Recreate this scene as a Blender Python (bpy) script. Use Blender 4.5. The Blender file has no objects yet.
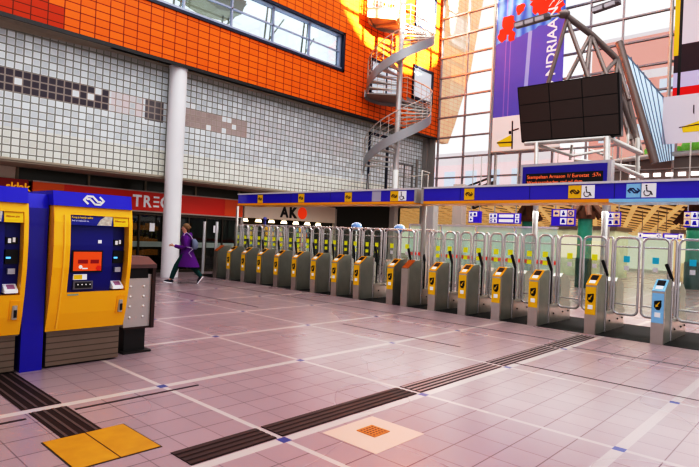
import bpy, bmesh, math, random
from mathutils import Vector, Matrix
random.seed(7)
SC = bpy.context.scene
COL = SC.collection
PI = math.pi

# ------------------------------------------------------------------ camera (solved from the floor grid)
EYE = Vector((0, 0, 1.65))
RIGHT = Vector((.7360, .6756, .0440)).normalized()
UP = Vector((-.0302, -.0322, .9990)).normalized()
FWD = Vector((-.6763, .7366, .0033)).normalized()
UP = RIGHT.cross(FWD).normalized(); RIGHT = FWD.cross(UP).normalized()
FOC = 542.513

def ray(px, py): return FWD*FOC + RIGHT*(px-349.5) - UP*(py-233.5)
def at_y(px, py, Y): d = ray(px, py); return EYE + d*(Y/d.y)
def at_x(px, py, X): d = ray(px, py); return EYE + d*(X/d.x)
def at_z(px, py, Z=0.): d = ray(px, py); return EYE + d*((Z-EYE.z)/d.z)

cam = bpy.data.cameras.new('camera'); cam.sensor_width = 36; cam.lens = FOC*36/699; cam.clip_end = 500
co = bpy.data.objects.new('camera', cam); COL.objects.link(co)
m = Matrix((RIGHT, UP, -FWD)).transposed().to_4x4(); m.translation = EYE
co.matrix_world = m; SC.camera = co

# ------------------------------------------------------------------ materials
MATS = {}
def mat(name, c, rough=.5, metal=0., spec=.5, emit=None, es=0., noise=0., nscale=8., bump=0., coat=0.):
    if name in MATS: return MATS[name]
    M = bpy.data.materials.new(name); M.use_nodes = True
    nt = M.node_tree; b = nt.nodes['Principled BSDF']
    b.inputs['Base Color'].default_value = (*c, 1); b.inputs['Roughness'].default_value = rough
    b.inputs['Metallic'].default_value = metal; b.inputs['Specular IOR Level'].default_value = spec
    b.inputs['Coat Weight'].default_value = coat
    if emit: b.inputs['Emission Color'].default_value = (*emit, 1); b.inputs['Emission Strength'].default_value = es
    if noise or bump:
        tc = nt.nodes.new('ShaderNodeTexCoord'); n = nt.nodes.new('ShaderNodeTexNoise'); n.inputs['Scale'].default_value = nscale
        n.inputs['Detail'].default_value = 4
        nt.links.new(tc.outputs['Object'], n.inputs['Vector'])
        if noise:
            mx = nt.nodes.new('ShaderNodeMix'); mx.data_type = 'RGBA'
            mx.inputs['A'].default_value = (*[x*(1-noise) for x in c], 1); mx.inputs['B'].default_value = (*[min(1, x*(1+noise)) for x in c], 1)
            nt.links.new(n.outputs['Fac'], mx.inputs['Factor']); nt.links.new(mx.outputs['Result'], b.inputs['Base Color'])
        if bump:
            bp = nt.nodes.new('ShaderNodeBump'); bp.inputs['Strength'].default_value = bump
            nt.links.new(n.outputs['Fac'], bp.inputs['Height']); nt.links.new(bp.outputs['Normal'], b.inputs['Normal'])
    MATS[name] = M; return M

def glass(name, tint=(.95, 1, .98), gloss=.12, rough=.02, haze=None, hz=0.):
    """thin pane: lets light through, with a mirror sheen and a little haze"""
    if name in MATS: return MATS[name]
    M = bpy.data.materials.new(name); M.use_nodes = True; nt = M.node_tree
    for n in list(nt.nodes): nt.nodes.remove(n)
    out = nt.nodes.new('ShaderNodeOutputMaterial')
    t = nt.nodes.new('ShaderNodeBsdfTransparent'); t.inputs[0].default_value = (*tint, 1)
    g = nt.nodes.new('ShaderNodeBsdfGlossy'); g.inputs['Roughness'].default_value = rough
    lw = nt.nodes.new('ShaderNodeLayerWeight'); lw.inputs[0].default_value = .25
    mr = nt.nodes.new('ShaderNodeMath'); mr.operation = 'MULTIPLY_ADD'; mr.inputs[1].default_value = .5; mr.inputs[2].default_value = gloss*.5
    nt.links.new(lw.outputs['Fresnel'], mr.inputs[0])
    m1 = nt.nodes.new('ShaderNodeMixShader'); nt.links.new(mr.outputs[0], m1.inputs[0])
    nt.links.new(t.outputs[0], m1.inputs[1]); nt.links.new(g.outputs[0], m1.inputs[2])
    last = m1
    if hz:
        d = nt.nodes.new('ShaderNodeBsdfDiffuse'); d.inputs[0].default_value = (*haze, 1)
        m2 = nt.nodes.new('ShaderNodeMixShader'); m2.inputs[0].default_value = hz
        nt.links.new(m1.outputs[0], m2.inputs[1]); nt.links.new(d.outputs[0], m2.inputs[2]); last = m2
    nt.links.new(last.outputs[0], out.inputs[0])
    MATS[name] = M; return M

class NT:
    """small node builder for the patterned surfaces"""
    def __init__(s, name):
        s.M = bpy.data.materials.new(name); s.M.use_nodes = True; s.t = s.M.node_tree; s.b = s.t.nodes['Principled BSDF']; MATS[name] = s.M
        tc = s.t.nodes.new('ShaderNodeNewGeometry'); sp = s.t.nodes.new('ShaderNodeSeparateXYZ'); s.pos = tc.outputs['Position']
        s.t.links.new(s.pos, sp.inputs[0]); s.x, s.y, s.z = sp.outputs
    def m(s, op, *a):
        n = s.t.nodes.new('ShaderNodeMath'); n.operation = op
        for i, v in enumerate(a):
            if isinstance(v, (int, float)): n.inputs[i].default_value = v
            else: s.t.links.new(v, n.inputs[i])
        return n.outputs[0]
    def mix(s, f, a, b):
        n = s.t.nodes.new('ShaderNodeMix'); n.data_type = 'RGBA'
        for k, v in (('Factor', f), ('A', a), ('B', b)):
            if isinstance(v, tuple): n.inputs[k].default_value = (*v, 1)
            elif isinstance(v, (int, float)): n.inputs[k].default_value = v
            else: s.t.links.new(v, n.inputs[k])
        return n.outputs['Result']
    def edge(s, v, o, p):      # distance in metres to the nearest multiple of p from o
        q = s.m('DIVIDE', s.m('SUBTRACT', v, o), p)
        return s.m('MULTIPLY', s.m('ABSOLUTE', s.m('SUBTRACT', q, s.m('ROUND', q))), p)
    def cell(s, v, o, p): return s.m('FLOOR', s.m('DIVIDE', s.m('SUBTRACT', v, o), p))
    def rnd(s, a, b):
        c = s.t.nodes.new('ShaderNodeCombineXYZ'); s.t.links.new(a, c.inputs[0]); s.t.links.new(b, c.inputs[1])
        w = s.t.nodes.new('ShaderNodeTexWhiteNoise'); w.noise_dimensions = '3D'; s.t.links.new(c.outputs[0], w.inputs['Vector']); return w.outputs['Value']
    def noise(s, sc, detail=3):
        n = s.t.nodes.new('ShaderNodeTexNoise'); n.inputs['Scale'].default_value = sc; n.inputs['Detail'].default_value = detail
        s.t.links.new(s.pos, n.inputs['Vector']); return n.outputs['Fac']
    def inr(s, v, a, b): return s.m('MULTIPLY', s.m('GREATER_THAN', v, a), s.m('LESS_THAN', v, b))
    def out(s, c, key='Base Color'): s.t.links.new(c, s.b.inputs[key])
    def bump(s, h, st=.3, dist=.01):
        b = s.t.nodes.new('ShaderNodeBump'); b.inputs['Strength'].default_value = st; b.inputs['Distance'].default_value = dist
        s.t.links.new(h, b.inputs['Height']); s.t.links.new(b.outputs[0], s.b.inputs['Normal'])

# ---- floor: square tiles, white inlay grid, blue crossing stones
GX, GY, GP = -7.1204, 2.8829, 1.93254
n = NT('floor_tiles')
ex, ey = n.edge(n.x, GX, GP), n.edge(n.y, GY, GP)
tx, ty = n.edge(n.x, GX, GP/6), n.edge(n.y, GY, GP/6)
cr = n.rnd(n.cell(n.x, GX, GP/6), n.cell(n.y, GY, GP/6))
base = n.mix(cr, (.30, .224, .252), (.34, .255, .283))
base = n.mix(n.m('MULTIPLY', n.noise(.35, 2), .5), base, (.395, .278, .275))
g = n.m('MAXIMUM', n.m('LESS_THAN', tx, .005), n.m('MULTIPLY', n.m('LESS_THAN', ty, .0045), .7))
c = n.mix(n.m('MULTIPLY', g, .75), base, (.09, .045, .06))
wl = n.m('MAXIMUM', n.m('LESS_THAN', ex, .048), n.m('LESS_THAN', ey, .026))
c = n.mix(wl, c, n.mix(n.m('LESS_THAN', n.x, -2.5), (.42, .34, .345), (.50, .42, .405)))
blue = n.m('MULTIPLY', n.m('LESS_THAN', ex, .048), n.m('LESS_THAN', ey, .046))
c = n.mix(blue, c, (.05, .065, .24))
n.out(c); n.b.inputs['Roughness'].default_value = .3; n.b.inputs['Specular IOR Level'].default_value = .38
n.out(n.m('MULTIPLY_ADD', n.noise(.5, 1), .08, .24), 'Roughness')
n.bump(n.m('SUBTRACT', 1., g), .25, .004)
M_FLOOR = n.M

# ---- orange ceramic cladding
def orange(name, c1, c2, red, joint):
    n = NT(name)
    jy, jz = n.edge(n.y, 7.649, .4185), n.edge(n.z, 8.292, .2275)
    r = n.rnd(n.cell(n.y, 7.649, .4185), n.cell(n.z, 8.292, .2275))
    c = n.mix(r, c1, c2)
    c = n.mix(n.m('LESS_THAN', n.m('ADD', n.cell(n.y, 7.649, .4185), n.m('MULTIPLY', r, 1.2)), -5.2), c, red)  # redder panels at the left end carry shade in their colour
    j = n.m('MAXIMUM', n.m('LESS_THAN', jy, .014), n.m('LESS_THAN', jz, .013))
    c = n.mix(j, c, joint); n.out(c); n.b.inputs['Roughness'].default_value = .45; n.b.inputs['Specular IOR Level'].default_value = .25
    n.bump(n.m('SUBTRACT', 1., j), .4, .01); return n.M
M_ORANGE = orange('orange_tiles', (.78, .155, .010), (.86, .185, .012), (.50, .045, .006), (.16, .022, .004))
M_ORANGE_EXT = orange('hazed_orange_tiles', (.90, .58, .40), (.93, .64, .47), (.9, .5, .3), (.68, .38, .24))  # washed-out haze of the glass put into paler tones and a glow
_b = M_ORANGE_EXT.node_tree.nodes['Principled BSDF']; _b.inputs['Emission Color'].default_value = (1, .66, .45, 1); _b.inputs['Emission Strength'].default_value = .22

# ---- glass blocks
n = NT('glass_blocks')
PY, PZ, Z0 = .2157, .2085, 5.785
jy, jz = n.edge(n.y, 4.371, PY), n.edge(n.z, Z0, PZ)
cy, cz = n.cell(n.y, 4.371, PY), n.cell(n.z, Z0, PZ)
r = n.rnd(cy, cz)
c = n.mix(r, (.43, .455, .475), (.60, .63, .65))
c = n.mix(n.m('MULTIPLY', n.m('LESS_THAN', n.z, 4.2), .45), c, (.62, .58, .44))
edge = n.m('MINIMUM', jy, jz)
c = n.mix(n.m('MULTIPLY', n.m('LESS_THAN', edge, .035), .35), c, (.85, .87, .87))
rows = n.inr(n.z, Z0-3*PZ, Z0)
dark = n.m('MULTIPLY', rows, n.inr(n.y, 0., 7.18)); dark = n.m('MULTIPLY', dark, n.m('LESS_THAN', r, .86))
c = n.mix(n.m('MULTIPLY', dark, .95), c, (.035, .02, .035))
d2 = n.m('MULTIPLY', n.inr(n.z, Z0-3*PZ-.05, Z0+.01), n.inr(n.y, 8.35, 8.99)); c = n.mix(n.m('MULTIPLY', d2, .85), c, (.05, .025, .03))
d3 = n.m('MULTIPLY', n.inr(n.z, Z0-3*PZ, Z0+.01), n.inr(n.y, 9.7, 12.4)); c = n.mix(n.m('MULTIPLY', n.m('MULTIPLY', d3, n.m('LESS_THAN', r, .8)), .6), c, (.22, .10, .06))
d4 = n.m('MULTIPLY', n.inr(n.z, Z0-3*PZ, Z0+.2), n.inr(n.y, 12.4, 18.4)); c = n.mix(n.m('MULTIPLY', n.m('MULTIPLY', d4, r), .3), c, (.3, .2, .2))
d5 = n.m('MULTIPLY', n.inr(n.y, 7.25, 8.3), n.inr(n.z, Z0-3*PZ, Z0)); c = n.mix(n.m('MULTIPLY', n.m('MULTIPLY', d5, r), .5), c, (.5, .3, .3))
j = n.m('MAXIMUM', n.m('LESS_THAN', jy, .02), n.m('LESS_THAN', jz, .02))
c = n.mix(n.m('MULTIPLY', n.m('GREATER_THAN', n.z, 6.78), .55), c, (.16, .11, .07))  # top row darkened: shade under the soffit put into the colour
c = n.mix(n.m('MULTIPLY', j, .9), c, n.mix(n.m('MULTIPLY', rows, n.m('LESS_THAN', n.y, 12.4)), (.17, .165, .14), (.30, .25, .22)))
n.out(c); n.out(c, 'Emission Color'); n.b.inputs['Emission Strength'].default_value = .16  # backlight through the blocks put in as glow
n.b.inputs['Roughness'].default_value = .15
n.bump(n.m('MINIMUM', edge, .04), .5, .03)
M_BLOCK = n.M

STEEL = mat('brushed_steel', (.62, .58, .54), .28, .9, noise=.12, nscale=5)
STEEL_D = mat('dark_brushed_steel', (.40, .40, .36), .32, .6, noise=.25, nscale=3)
CHROME = mat('polished_tube', (.82, .80, .80), .26, .7)
GALV = mat('galvanised_steel', (.56, .54, .51), .42, .55, noise=.12, nscale=6)
GREYSTEEL = mat('grey_painted_steel', (.40, .37, .35), .45, .3)
BROWNSTEEL = mat('brown_grey_truss_paint', (.23, .19, .175), .42, .35)
WHITE = mat('white_paint', (.82, .80, .78), .5)
COLW = mat('white_column_paint', (.80, .79, .80), .45, noise=.04, nscale=2)
BLACK = mat('black', (.012, .010, .011), .45)
DARK = mat('dark_charcoal', (.03, .026, .026), .4, noise=.3, nscale=9)
NAVY = mat('navy_frame', (.018, .022, .05), .35)
YEL = mat('yellow_lacquer', (1., .54, .010), .25, coat=.3)
YEL2 = mat('yellow_vinyl', (.93, .60, .01), .35)
ORG2 = mat('amber_vinyl', (.95, .47, .012), .3)
BLUE = mat('royal_blue_lacquer', (.022, .012, .40), .22, coat=.3)
BLUE_S = mat('royal_blue_header', (.03, .02, .56), .2, coat=.2)
BLUE_D = mat('deep_blue_panel', (.016, .014, .24), .35)
SIGNBLUE = mat('canopy_blue', (.055, .03, .60), .14, coat=.3)
LBLUE = mat('light_blue_vinyl', (.33, .66, .93), .35)
RED = mat('shop_red', (.78, .035, .012), .4)
DRED = mat('dark_red', (.36, .008, .012), .4)
ORANGE_GLOW = mat('orange_screen', (.85, .12, .01), .4, emit=(.9, .14, .02), es=.12)
OLIVE = mat('dark_olive_glass', (.035, .03, .012), .22)
BEIGE = mat('beige_soffit', (.40, .35, .28), .7, noise=.08)
CREAM = mat('cream_panel', (.62, .55, .46), .6)
BROWN = mat('brown_capital', (.16, .08, .05), .55, noise=.25, nscale=5)
GREEN = mat('green_glazed_column', (.05, .25, .18), .15, noise=.3, nscale=3)
GOLD = mat('warm_gold', (.85, .55, .20), .5, emit=(.9, .55, .2), es=.25)
LAMPW = mat('warm_lamp', (1, .9, .7), .4, emit=(1, .85, .6), es=3.)
ICONW = mat('white_vinyl', (.88, .88, .90), .4, emit=(.9, .9, .95), es=.08)
PEACH = mat('peach_icon_field', (.90, .68, .45), .4)
PINKBRICK = mat('sunlit_pink_brick', (.84, .62, .64), .8, emit=(.95, .72, .74), es=.45)  # outdoor glare put into pale colours and glow, next lines too
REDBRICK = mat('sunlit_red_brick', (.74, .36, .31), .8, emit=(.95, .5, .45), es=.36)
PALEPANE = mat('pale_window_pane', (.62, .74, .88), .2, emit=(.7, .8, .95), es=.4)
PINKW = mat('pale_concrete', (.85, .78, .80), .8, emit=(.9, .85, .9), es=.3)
SCREEN = mat('dark_brown_screen', (.06, .042, .036), .32)
SCREENB = mat('screen_bezel', (.008, .006, .006), .4)
LEDT = mat('led_text', (.6, .12, .04), .5, emit=(1., .25, .1), es=.7)
DRAIN = mat('rusty_orange_iron', (.55, .17, .015), .5, noise=.3, nscale=30)
PAVDARK = mat('dark_tactile', (.028, .014, .014), .6, spec=.3, noise=.3, nscale=20)
RIB = mat('tactile_rib', (.30, .22, .22), .4)
PADY = mat('ochre_tactile', (.50, .245, .014), .5, noise=.25, nscale=6)
CREAMTILE = mat('cream_floor_tile', (.60, .40, .34), .35)
PANE_GATE = glass('gate_glass', (.93, .98, .96), .10, haze=(.75, .9, .84), hz=.06)
PANE_CURT = glass('curtain_glass', (1, 1, 1), .06)
PANE_SHOP = glass('shop_glass', (.55, .52, .46), .10)
PANE_RIB = glass('ribbon_glass', (.90, .96, .98), .2)
TEAL = mat('teal_sticker', (.04, .55, .72), .4, emit=(.02, .5, .7), es=.2)
LIME = mat('lime_sticker', (.72, .72, .02), .4, emit=(.75, .72, .02), es=.3)
PURPLE = mat('purple_wool', (.13, .012, .22), .85)
DKGREEN = mat('dark_green_cloth', (.008, .065, .06), .85)
SKIN = mat('skin', (.62, .33, .24), .5)
HAIR = mat('brown_hair', (.24, .14, .07), .6, noise=.3, nscale=20)
SHOE = mat('navy_shoe', (.012, .012, .03), .5)
GREYCLOTH = mat('grey_blue_cloth', (.18, .20, .28), .8)

n = NT('louvred_plinth')
s = n.edge(n.z, 0., .07)
c = n.mix(n.m('LESS_THAN', s, .006), n.mix(n.noise(2.5), (.20, .15, .115), (.29, .22, .175)), (.12, .09, .07))
n.out(c); n.b.inputs['Roughness'].default_value = .4; n.b.inputs['Metallic'].default_value = .3
M_PLINTH = n.M

n = NT('magazine_covers')
r = n.rnd(n.cell(n.y, 0., .17), n.cell(n.z, 0., .24)); r2 = n.rnd(n.cell(n.z, 0., .24), n.cell(n.y, .1, .17))
cr = n.t.nodes.new('ShaderNodeValToRGB'); n.t.links.new(r, cr.inputs[0])
e = cr.color_ramp; e.interpolation = 'CONSTANT'; e.elements[0].color = (.75, .45, .06, 1); e.elements[1].position = .3; e.elements[1].color = (.55, .55, .5, 1)
for p_, q_ in ((.5, (.5, .12, .04, 1)), (.65, (.35, .5, .08, 1)), (.8, (.15, .3, .42, 1)), (.9, (.85, .65, .3, 1))):
    k = e.elements.new(p_); k.color = q_
c = n.mix(n.m('MAXIMUM', n.m('LESS_THAN', n.edge(n.y, 0., .17), .012), n.m('LESS_THAN', n.edge(n.z, 0., .24), .025)), cr.outputs[0], (.05, .03, .02))
n.out(c); n.out(c, 'Emission Color'); n.b.inputs['Emission Strength'].default_value = .45
M_MAGS = n.M

# ------------------------------------------------------------------ mesh helpers
class MB:
    def __init__(s): s.b = bmesh.new()
    def face(s, pts):
        return s.b.faces.new([s.b.verts.new(p) for p in pts])
    def box(s, x0, x1, y0, y1, z0, z1, M=None):
        P = [Vector((x, y, z)) for z in (z0, z1) for y in (y0, y1) for x in (x0, x1)]
        if M is not None: P = [M @ p for p in P]
        v = [s.b.verts.new(p) for p in P]
        for f in ((0, 2, 3, 1), (4, 5, 7, 6), (0, 1, 5, 4), (2, 6, 7, 3), (0, 4, 6, 2), (1, 3, 7, 5)): s.b.faces.new([v[i] for i in f])
        return s
    def rod(s, a, b, r, r2=None, seg=10):
        a, b = Vector(a), Vector(b); r2 = r if r2 is None else r2
        d = (b-a).normalized(); u = d.orthogonal().normalized(); w = d.cross(u)
        A = [s.b.verts.new(a+(u*math.cos(t)+w*math.sin(t))*r) for t in [2*PI*i/seg for i in range(seg)]]
        B = [s.b.verts.new(b+(u*math.cos(t)+w*math.sin(t))*r2) for t in [2*PI*i/seg for i in range(seg)]]
        for i in range(seg): s.b.faces.new((A[i], A[(i+1) % seg], B[(i+1) % seg], B[i]))
        s.b.faces.new(A[::-1]); s.b.faces.new(B); return s
    def tube(s, pts, r, seg=8, closed=False):
        pts = [Vector(p) for p in pts]; N = len(pts); rings = []
        prev = None
        for i, p in enumerate(pts):
            if closed: t = (pts[(i+1) % N]-pts[i-1]).normalized()
            else: t = (pts[min(i+1, N-1)]-pts[max(i-1, 0)]).normalized()
            if prev is None: u = t.orthogonal().normalized()
            else:
                u = (prev-t*prev.dot(t)); u = u.normalized() if u.length > 1e-6 else t.orthogonal().normalized()
            prev = u; w = t.cross(u)
            rings.append([s.b.verts.new(p+(u*math.cos(a)+w*math.sin(a))*r) for a in [2*PI*k/seg for k in range(seg)]])
        M_ = N if closed else N-1
        for i in range(M_):
            A, B = rings[i], rings[(i+1) % N]
            off = 0
            if closed and i == N-1:   # best twist match
                off = min(range(seg), key=lambda o: (A[0].co-B[o].co).length)
            for k in range(seg): s.b.faces.new((A[k], A[(k+1) % seg], B[(k+1+off) % seg], B[(k+off) % seg]))
        if not closed: s.b.faces.new(rings[0][::-1]); s.b.faces.new(rings[-1])
        return s
    def prism(s, poly, axis, a, b):
        """poly of 2-D points swept along axis: 'x' -> (y,z), 'y' -> (x,z), 'z' -> (x,y)"""
        f = {'x': lambda p, t: (t, p[0], p[1]), 'y': lambda p, t: (p[0], t, p[1]), 'z': lambda p, t: (p[0], p[1], t)}[axis]
        A = [s.b.verts.new(f(p, a)) for p in poly]; B = [s.b.verts.new(f(p, b)) for p in poly]; N = len(poly)
        for i in range(N): s.b.faces.new((A[i], A[(i+1) % N], B[(i+1) % N], B[i]))
        s.b.faces.new(A[::-1]); s.b.faces.new(B); return s
    def loft(s, rings, cap=True):
        R = [[s.b.verts.new(p) for p in r] for r in rings]; N = len(R[0])
        for A, B in zip(R, R[1:]):
            for k in range(N): s.b.faces.new((A[k], A[(k+1) % N], B[(k+1) % N], B[k]))
        if cap: s.b.faces.new(R[0][::-1]); s.b.faces.new(R[-1])
        return s
    def ball(s, c, r, sx=1, sy=1, sz=1, seg=12):
        M = Matrix.Translation(c) @ Matrix.Diagonal((sx*r, sy*r, sz*r, 1))
        bmesh.ops.create_uvsphere(s.b, u_segments=seg, v_segments=max(6, seg*2//3), radius=1, matrix=M); return s
    def mesh(s, name, m, smooth=False):
        bmesh.ops.recalc_face_normals(s.b, faces=s.b.faces)
        me = bpy.data.meshes.new(name); s.b.to_mesh(me); s.b.free(); me.materials.append(m)
        if smooth:
            for p in me.polygons: p.use_smooth = True
            me.set_sharp_from_angle(angle=.7)
        return me
    def build(s, name, m, parent=None, loc=None, smooth=False, bevel=0.):
        o = bpy.data.objects.new(name, s.mesh(name, m, smooth)); COL.objects.link(o)
        if parent: o.parent = parent
        if loc: o.location = loc
        if bevel:
            md = o.modifiers.new('bevel', 'BEVEL'); md.width = bevel; md.segments = 2; md.limit_method = 'ANGLE'
        return o
def tag(o, label, cat, group=None, kind=None):
    o['label'] = label; o['category'] = cat
    if group: o['group'] = group
    if kind: o['kind'] = kind
    return o
def thing(name, label, cat, loc=(0, 0, 0), rz=0., group=None):
    o = bpy.data.objects.new(name, None); o.empty_display_size = .1; COL.objects.link(o); o.location = loc; o.rotation_euler = (0, 0, rz)
    return tag(o, label, cat, group)
def struct(o, label=None):
    o['kind'] = 'structure'
    if label: o['label'] = label
    return o
def text(name, body, size, origin, xdir, updir, m, parent=None, bold=.0, extrude=.004, align='LEFT', sx=1., space=1.):
    cu = bpy.data.curves.new(name, 'FONT'); cu.body = body; cu.size = size; cu.extrude = extrude; cu.offset = bold*size
    cu.align_x = align; cu.space_character = space; cu.resolution_u = 3
    tmp = bpy.data.objects.new('tmp', cu); COL.objects.link(tmp)
    dg = bpy.context.evaluated_depsgraph_get(); dg.update()
    me = bpy.data.meshes.new_from_object(tmp.evaluated_get(dg)); bpy.data.objects.remove(tmp); me.materials.clear(); me.materials.append(m)
    X = Vector(xdir).normalized(); U = Vector(updir).normalized(); N_ = X.cross(U)
    M4 = Matrix((X*sx, U, N_)).transposed().to_4x4(); M4.translation = Vector(origin)
    me.transform(M4); me.name = name
    o = bpy.data.objects.new(name, me); COL.objects.link(o)
    if parent: o.parent = parent
    return o
def quad_on(px_, face):  # helper kept tiny
    return px_
EX, EY, EZ = Vector((1, 0, 0)), Vector((0, 1, 0)), Vector((0, 0, 1))

# ------------------------------------------------------------------ SETTING
ZS = 6.98; XO = -16.2; XG = -16.9; XS = -18.3; YC = 24.2
b = MB(); b.face([(-40, -8, 0), (14, -8, 0), (14, 75, 0), (-40, 75, 0)]); struct(b.build('floor', M_FLOOR))
# orange upper wall with a hole for the ribbon window
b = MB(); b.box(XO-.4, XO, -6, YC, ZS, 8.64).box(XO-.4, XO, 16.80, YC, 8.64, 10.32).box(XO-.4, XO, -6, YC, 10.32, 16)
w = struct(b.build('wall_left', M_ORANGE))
# soffit under it, with the dropped wedge at its near end
b = MB()
b.face([(XO, -6, ZS), (XO, 7, ZS), (XG, 7, 6.96), (XG, -6, 6.30)])
b.face([(XO, 7, ZS), (XO, YC, ZS), (XG-.1, YC, ZS), (XG-.1, 7, ZS)])
struct(b.build('trim_1', BEIGE))
b = MB(); b.box(XO-.02, XO+.03, -6, YC, ZS-.08, ZS+.03); struct(b.build('trim_2', DARK))
b = MB(); b.box(XG-.2, XG, -6, 24.05, 3.33, ZS); struct(b.build('wall_left_lower', M_BLOCK))
b = MB(); b.box(XS-.3, XG+.06, -6, 23.75, 3.25, 3.33).box(XG-.05, XG+.1, -6, 23.75, 3.30, 3.36); struct(b.build('trim_3', BEIGE))
# end post of the block wall
b = MB(); b.box(XG+.02, XG+.28, 23.85, 24.15, 0, ZS).box(XG+.28, XO-.05, 24.05, 24.15, 3.3, ZS).box(XG+.05, XG+.12, 23.3, 23.4, 3.3, 5.8); struct(b.build('trim_4', GREYSTEEL))
# white round column
b = MB(); b.rod((-16.54, 9.27, 0), (-16.54, 9.27, 6.9), .285, seg=40); b.rod((-16.54, 9.27, 6.9), (-16.54, 9.27, ZS), .30, seg=40)
struct(b.build('column', COLW, smooth=True), 'white round column standing before the shop front')

# ribbon window in the orange wall (window_1)
y0, y1, z0, z1 = 1.0, 16.80, 8.64, 10.32
b = MB()
for (a0, a1, c0, c1) in ((y0, y1, z0, z0+.10), (y0, y1, z1-.10, z1), (y1-.10, y1, z0, z1), (y0, y0+.1, z0, z1)): b.box(XO-.4, XO+.05, a0, a1, c0, c1)
W1 = struct(b.build('window_1', NAVY))
b = MB()
b.box(XO-.30, XO-.02, y0+.1, y1-.1, z0+.10, z0+.20).box(XO-.22, XO-.14, y0+.1, y1-.1, 9.50, 9.555).box(XO-.3, XO-.04, y0+.1, y1-.1, z1-.13, z1-.1)
for k in range(8): b.box(XO-.24, XO-.14, 14.90-1.88*k-.03, 14.90-1.88*k+.03, z0+.2, z1-.1)
b.box(XO-.25, XO-.1, 16.62, 16.70, z0+.2, z1-.1)
b.build('window_frame', mat('blue_grey_aluminium', (.36, .38, .48), .35, .4), W1)
b = MB(); b.box(XO-.20, XO-.18, y0+.1, y1-.1, z0+.2, z1-.1); b.build('pane', PANE_RIB, W1)
# room added behind it; its bars stand in for trusses mirrored in the pane
b = MB(); b.box(XO-2.6, XO-2.5, y0, y1, z0, z1+1).box(XO-2.5, XO-.4, y0, y1, z0-.1, z0).box(XO-2.5, XO-.4, y1, y1+.1, z0, z1+1).box(XO-2.5, XO-.4, y0, y1, z1+.6, z1+.7)
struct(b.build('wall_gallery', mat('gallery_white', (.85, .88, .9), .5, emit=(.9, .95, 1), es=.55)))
b = MB()
for k in range(7):
    yy = 3.0+2.0*k
    b.rod((XO-.9, yy, z0), (XO-2.2, yy+2.2, z1+.6), .035); b.rod((XO-1.4, yy+.5, z0), (XO-1.3, yy+.62, z1+.6), .04); b.rod((XO-1.4, yy+.8, z0), (XO-1.35, yy+.85, z1+.6), .03)
g_ = b.build('mirrored_truss', mat('olive_metal', (.16, .16, .10), .5)); struct(g_)
b = MB(); b.prism([(9.6, z1), (12.2, z1), (12.0, 9.75), (11.0, 9.62), (9.8, 9.9)], 'x', XO-1.9, XO-.8); struct(b.build('gallery_ceiling', mat('olive_soffit', (.22, .20, .11), .6)))

# smaller windows and doors on the wall behind the spiral stair
def small_window(name, X, ya, yb, za, zb, fr, pane_m, transom=None, mull=None, f=.10):
    b = MB()
    for (a0, a1, c0, c1) in ((ya, yb, za, za+f), (ya, yb, zb-f, zb), (ya, ya+f*.6, za, zb), (yb-f, yb, za, zb)): b.box(X, X+.09, a0, a1, c0, c1)
    if mull: b.box(X, X+.07, mull-.03, mull+.03, za, zb)
    if transom: b.box(X, X+.07, ya, yb, transom-.03, transom+.03)
    o = struct(b.build(name, fr))
    b = MB(); b.box(X+.005, X+.03, ya+.05, yb-.05, za+.05, zb-.05); b.build('pane', pane_m, o)
    return o
PANE_SKY = mat('sky_mirror_pane', (.62, .72, .80), .08, spec=.8, emit=(.8, .88, .95), es=.22)
small_window('window_2', XO, 21.75, 23.5, 8.60, 10.30, NAVY, PANE_SKY, f=.12)
small_window('window_3', XO, 21.70, 23.5, 12.2, 14.2, NAVY, PANE_SKY, f=.12)
small_window('window_4', XO, 18.55, 20.6, 8.1, 9.75, NAVY, PANE_SKY, mull=19.7)
small_window('window_5', XG, 19.45, 20.9, 3.36, 6.6, NAVY, M_BLOCK, transom=5.6, f=.12)
small_window('door_1', XG, 21.75, 23.0, 3.36, 5.45, mat('grey_frame', (.25, .24, .24), .4), M_BLOCK, mull=22.3, f=.05)

# ------------------------------------------------------------------ end curtain wall (glass, y = 24.2)
CW = struct(bpy.data.objects.new('window_6', None)); COL.objects.link(CW)
b = MB(); b.box(XO, 8, YC, YC+.02, 4.3, 17); b.build('pane', PANE_CURT, CW)
MUL = mat('mauve_grey_mullion', (.40, .36, .37), .4, .3)
b = MB()
for z in [6.97+1.054*k for k in range(-2, 10)]: b.box(XO, 8, YC-.10, YC+.06, z-.035, z+.035)
for x in (-16.12, -14.58, -13.02, -11.5, -9.97, -8.5, -7.18, -5.42, -3.9, -2.4, -.9): b.box(x-.035, x+.035, YC-.08, YC+.05, 4.3, 17)
b.build('mullion_grid', MUL, CW)
b = MB()
for x in (-13.02, -5.42):
    b.rod((x+.1, YC-.35, 4.2), (x+.1, YC-.35, 17), .07); b.rod((x+.42, YC-.35, 4.2), (x+.42, YC-.35, 17), .05)
    for k in range(12): b.rod((x+.1, YC-.35, 4.9+1.05*k), (x+.1, YC-.05, 4.9+1.05*k), .025)
b.build('mast', GALV, CW, smooth=True)
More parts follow.
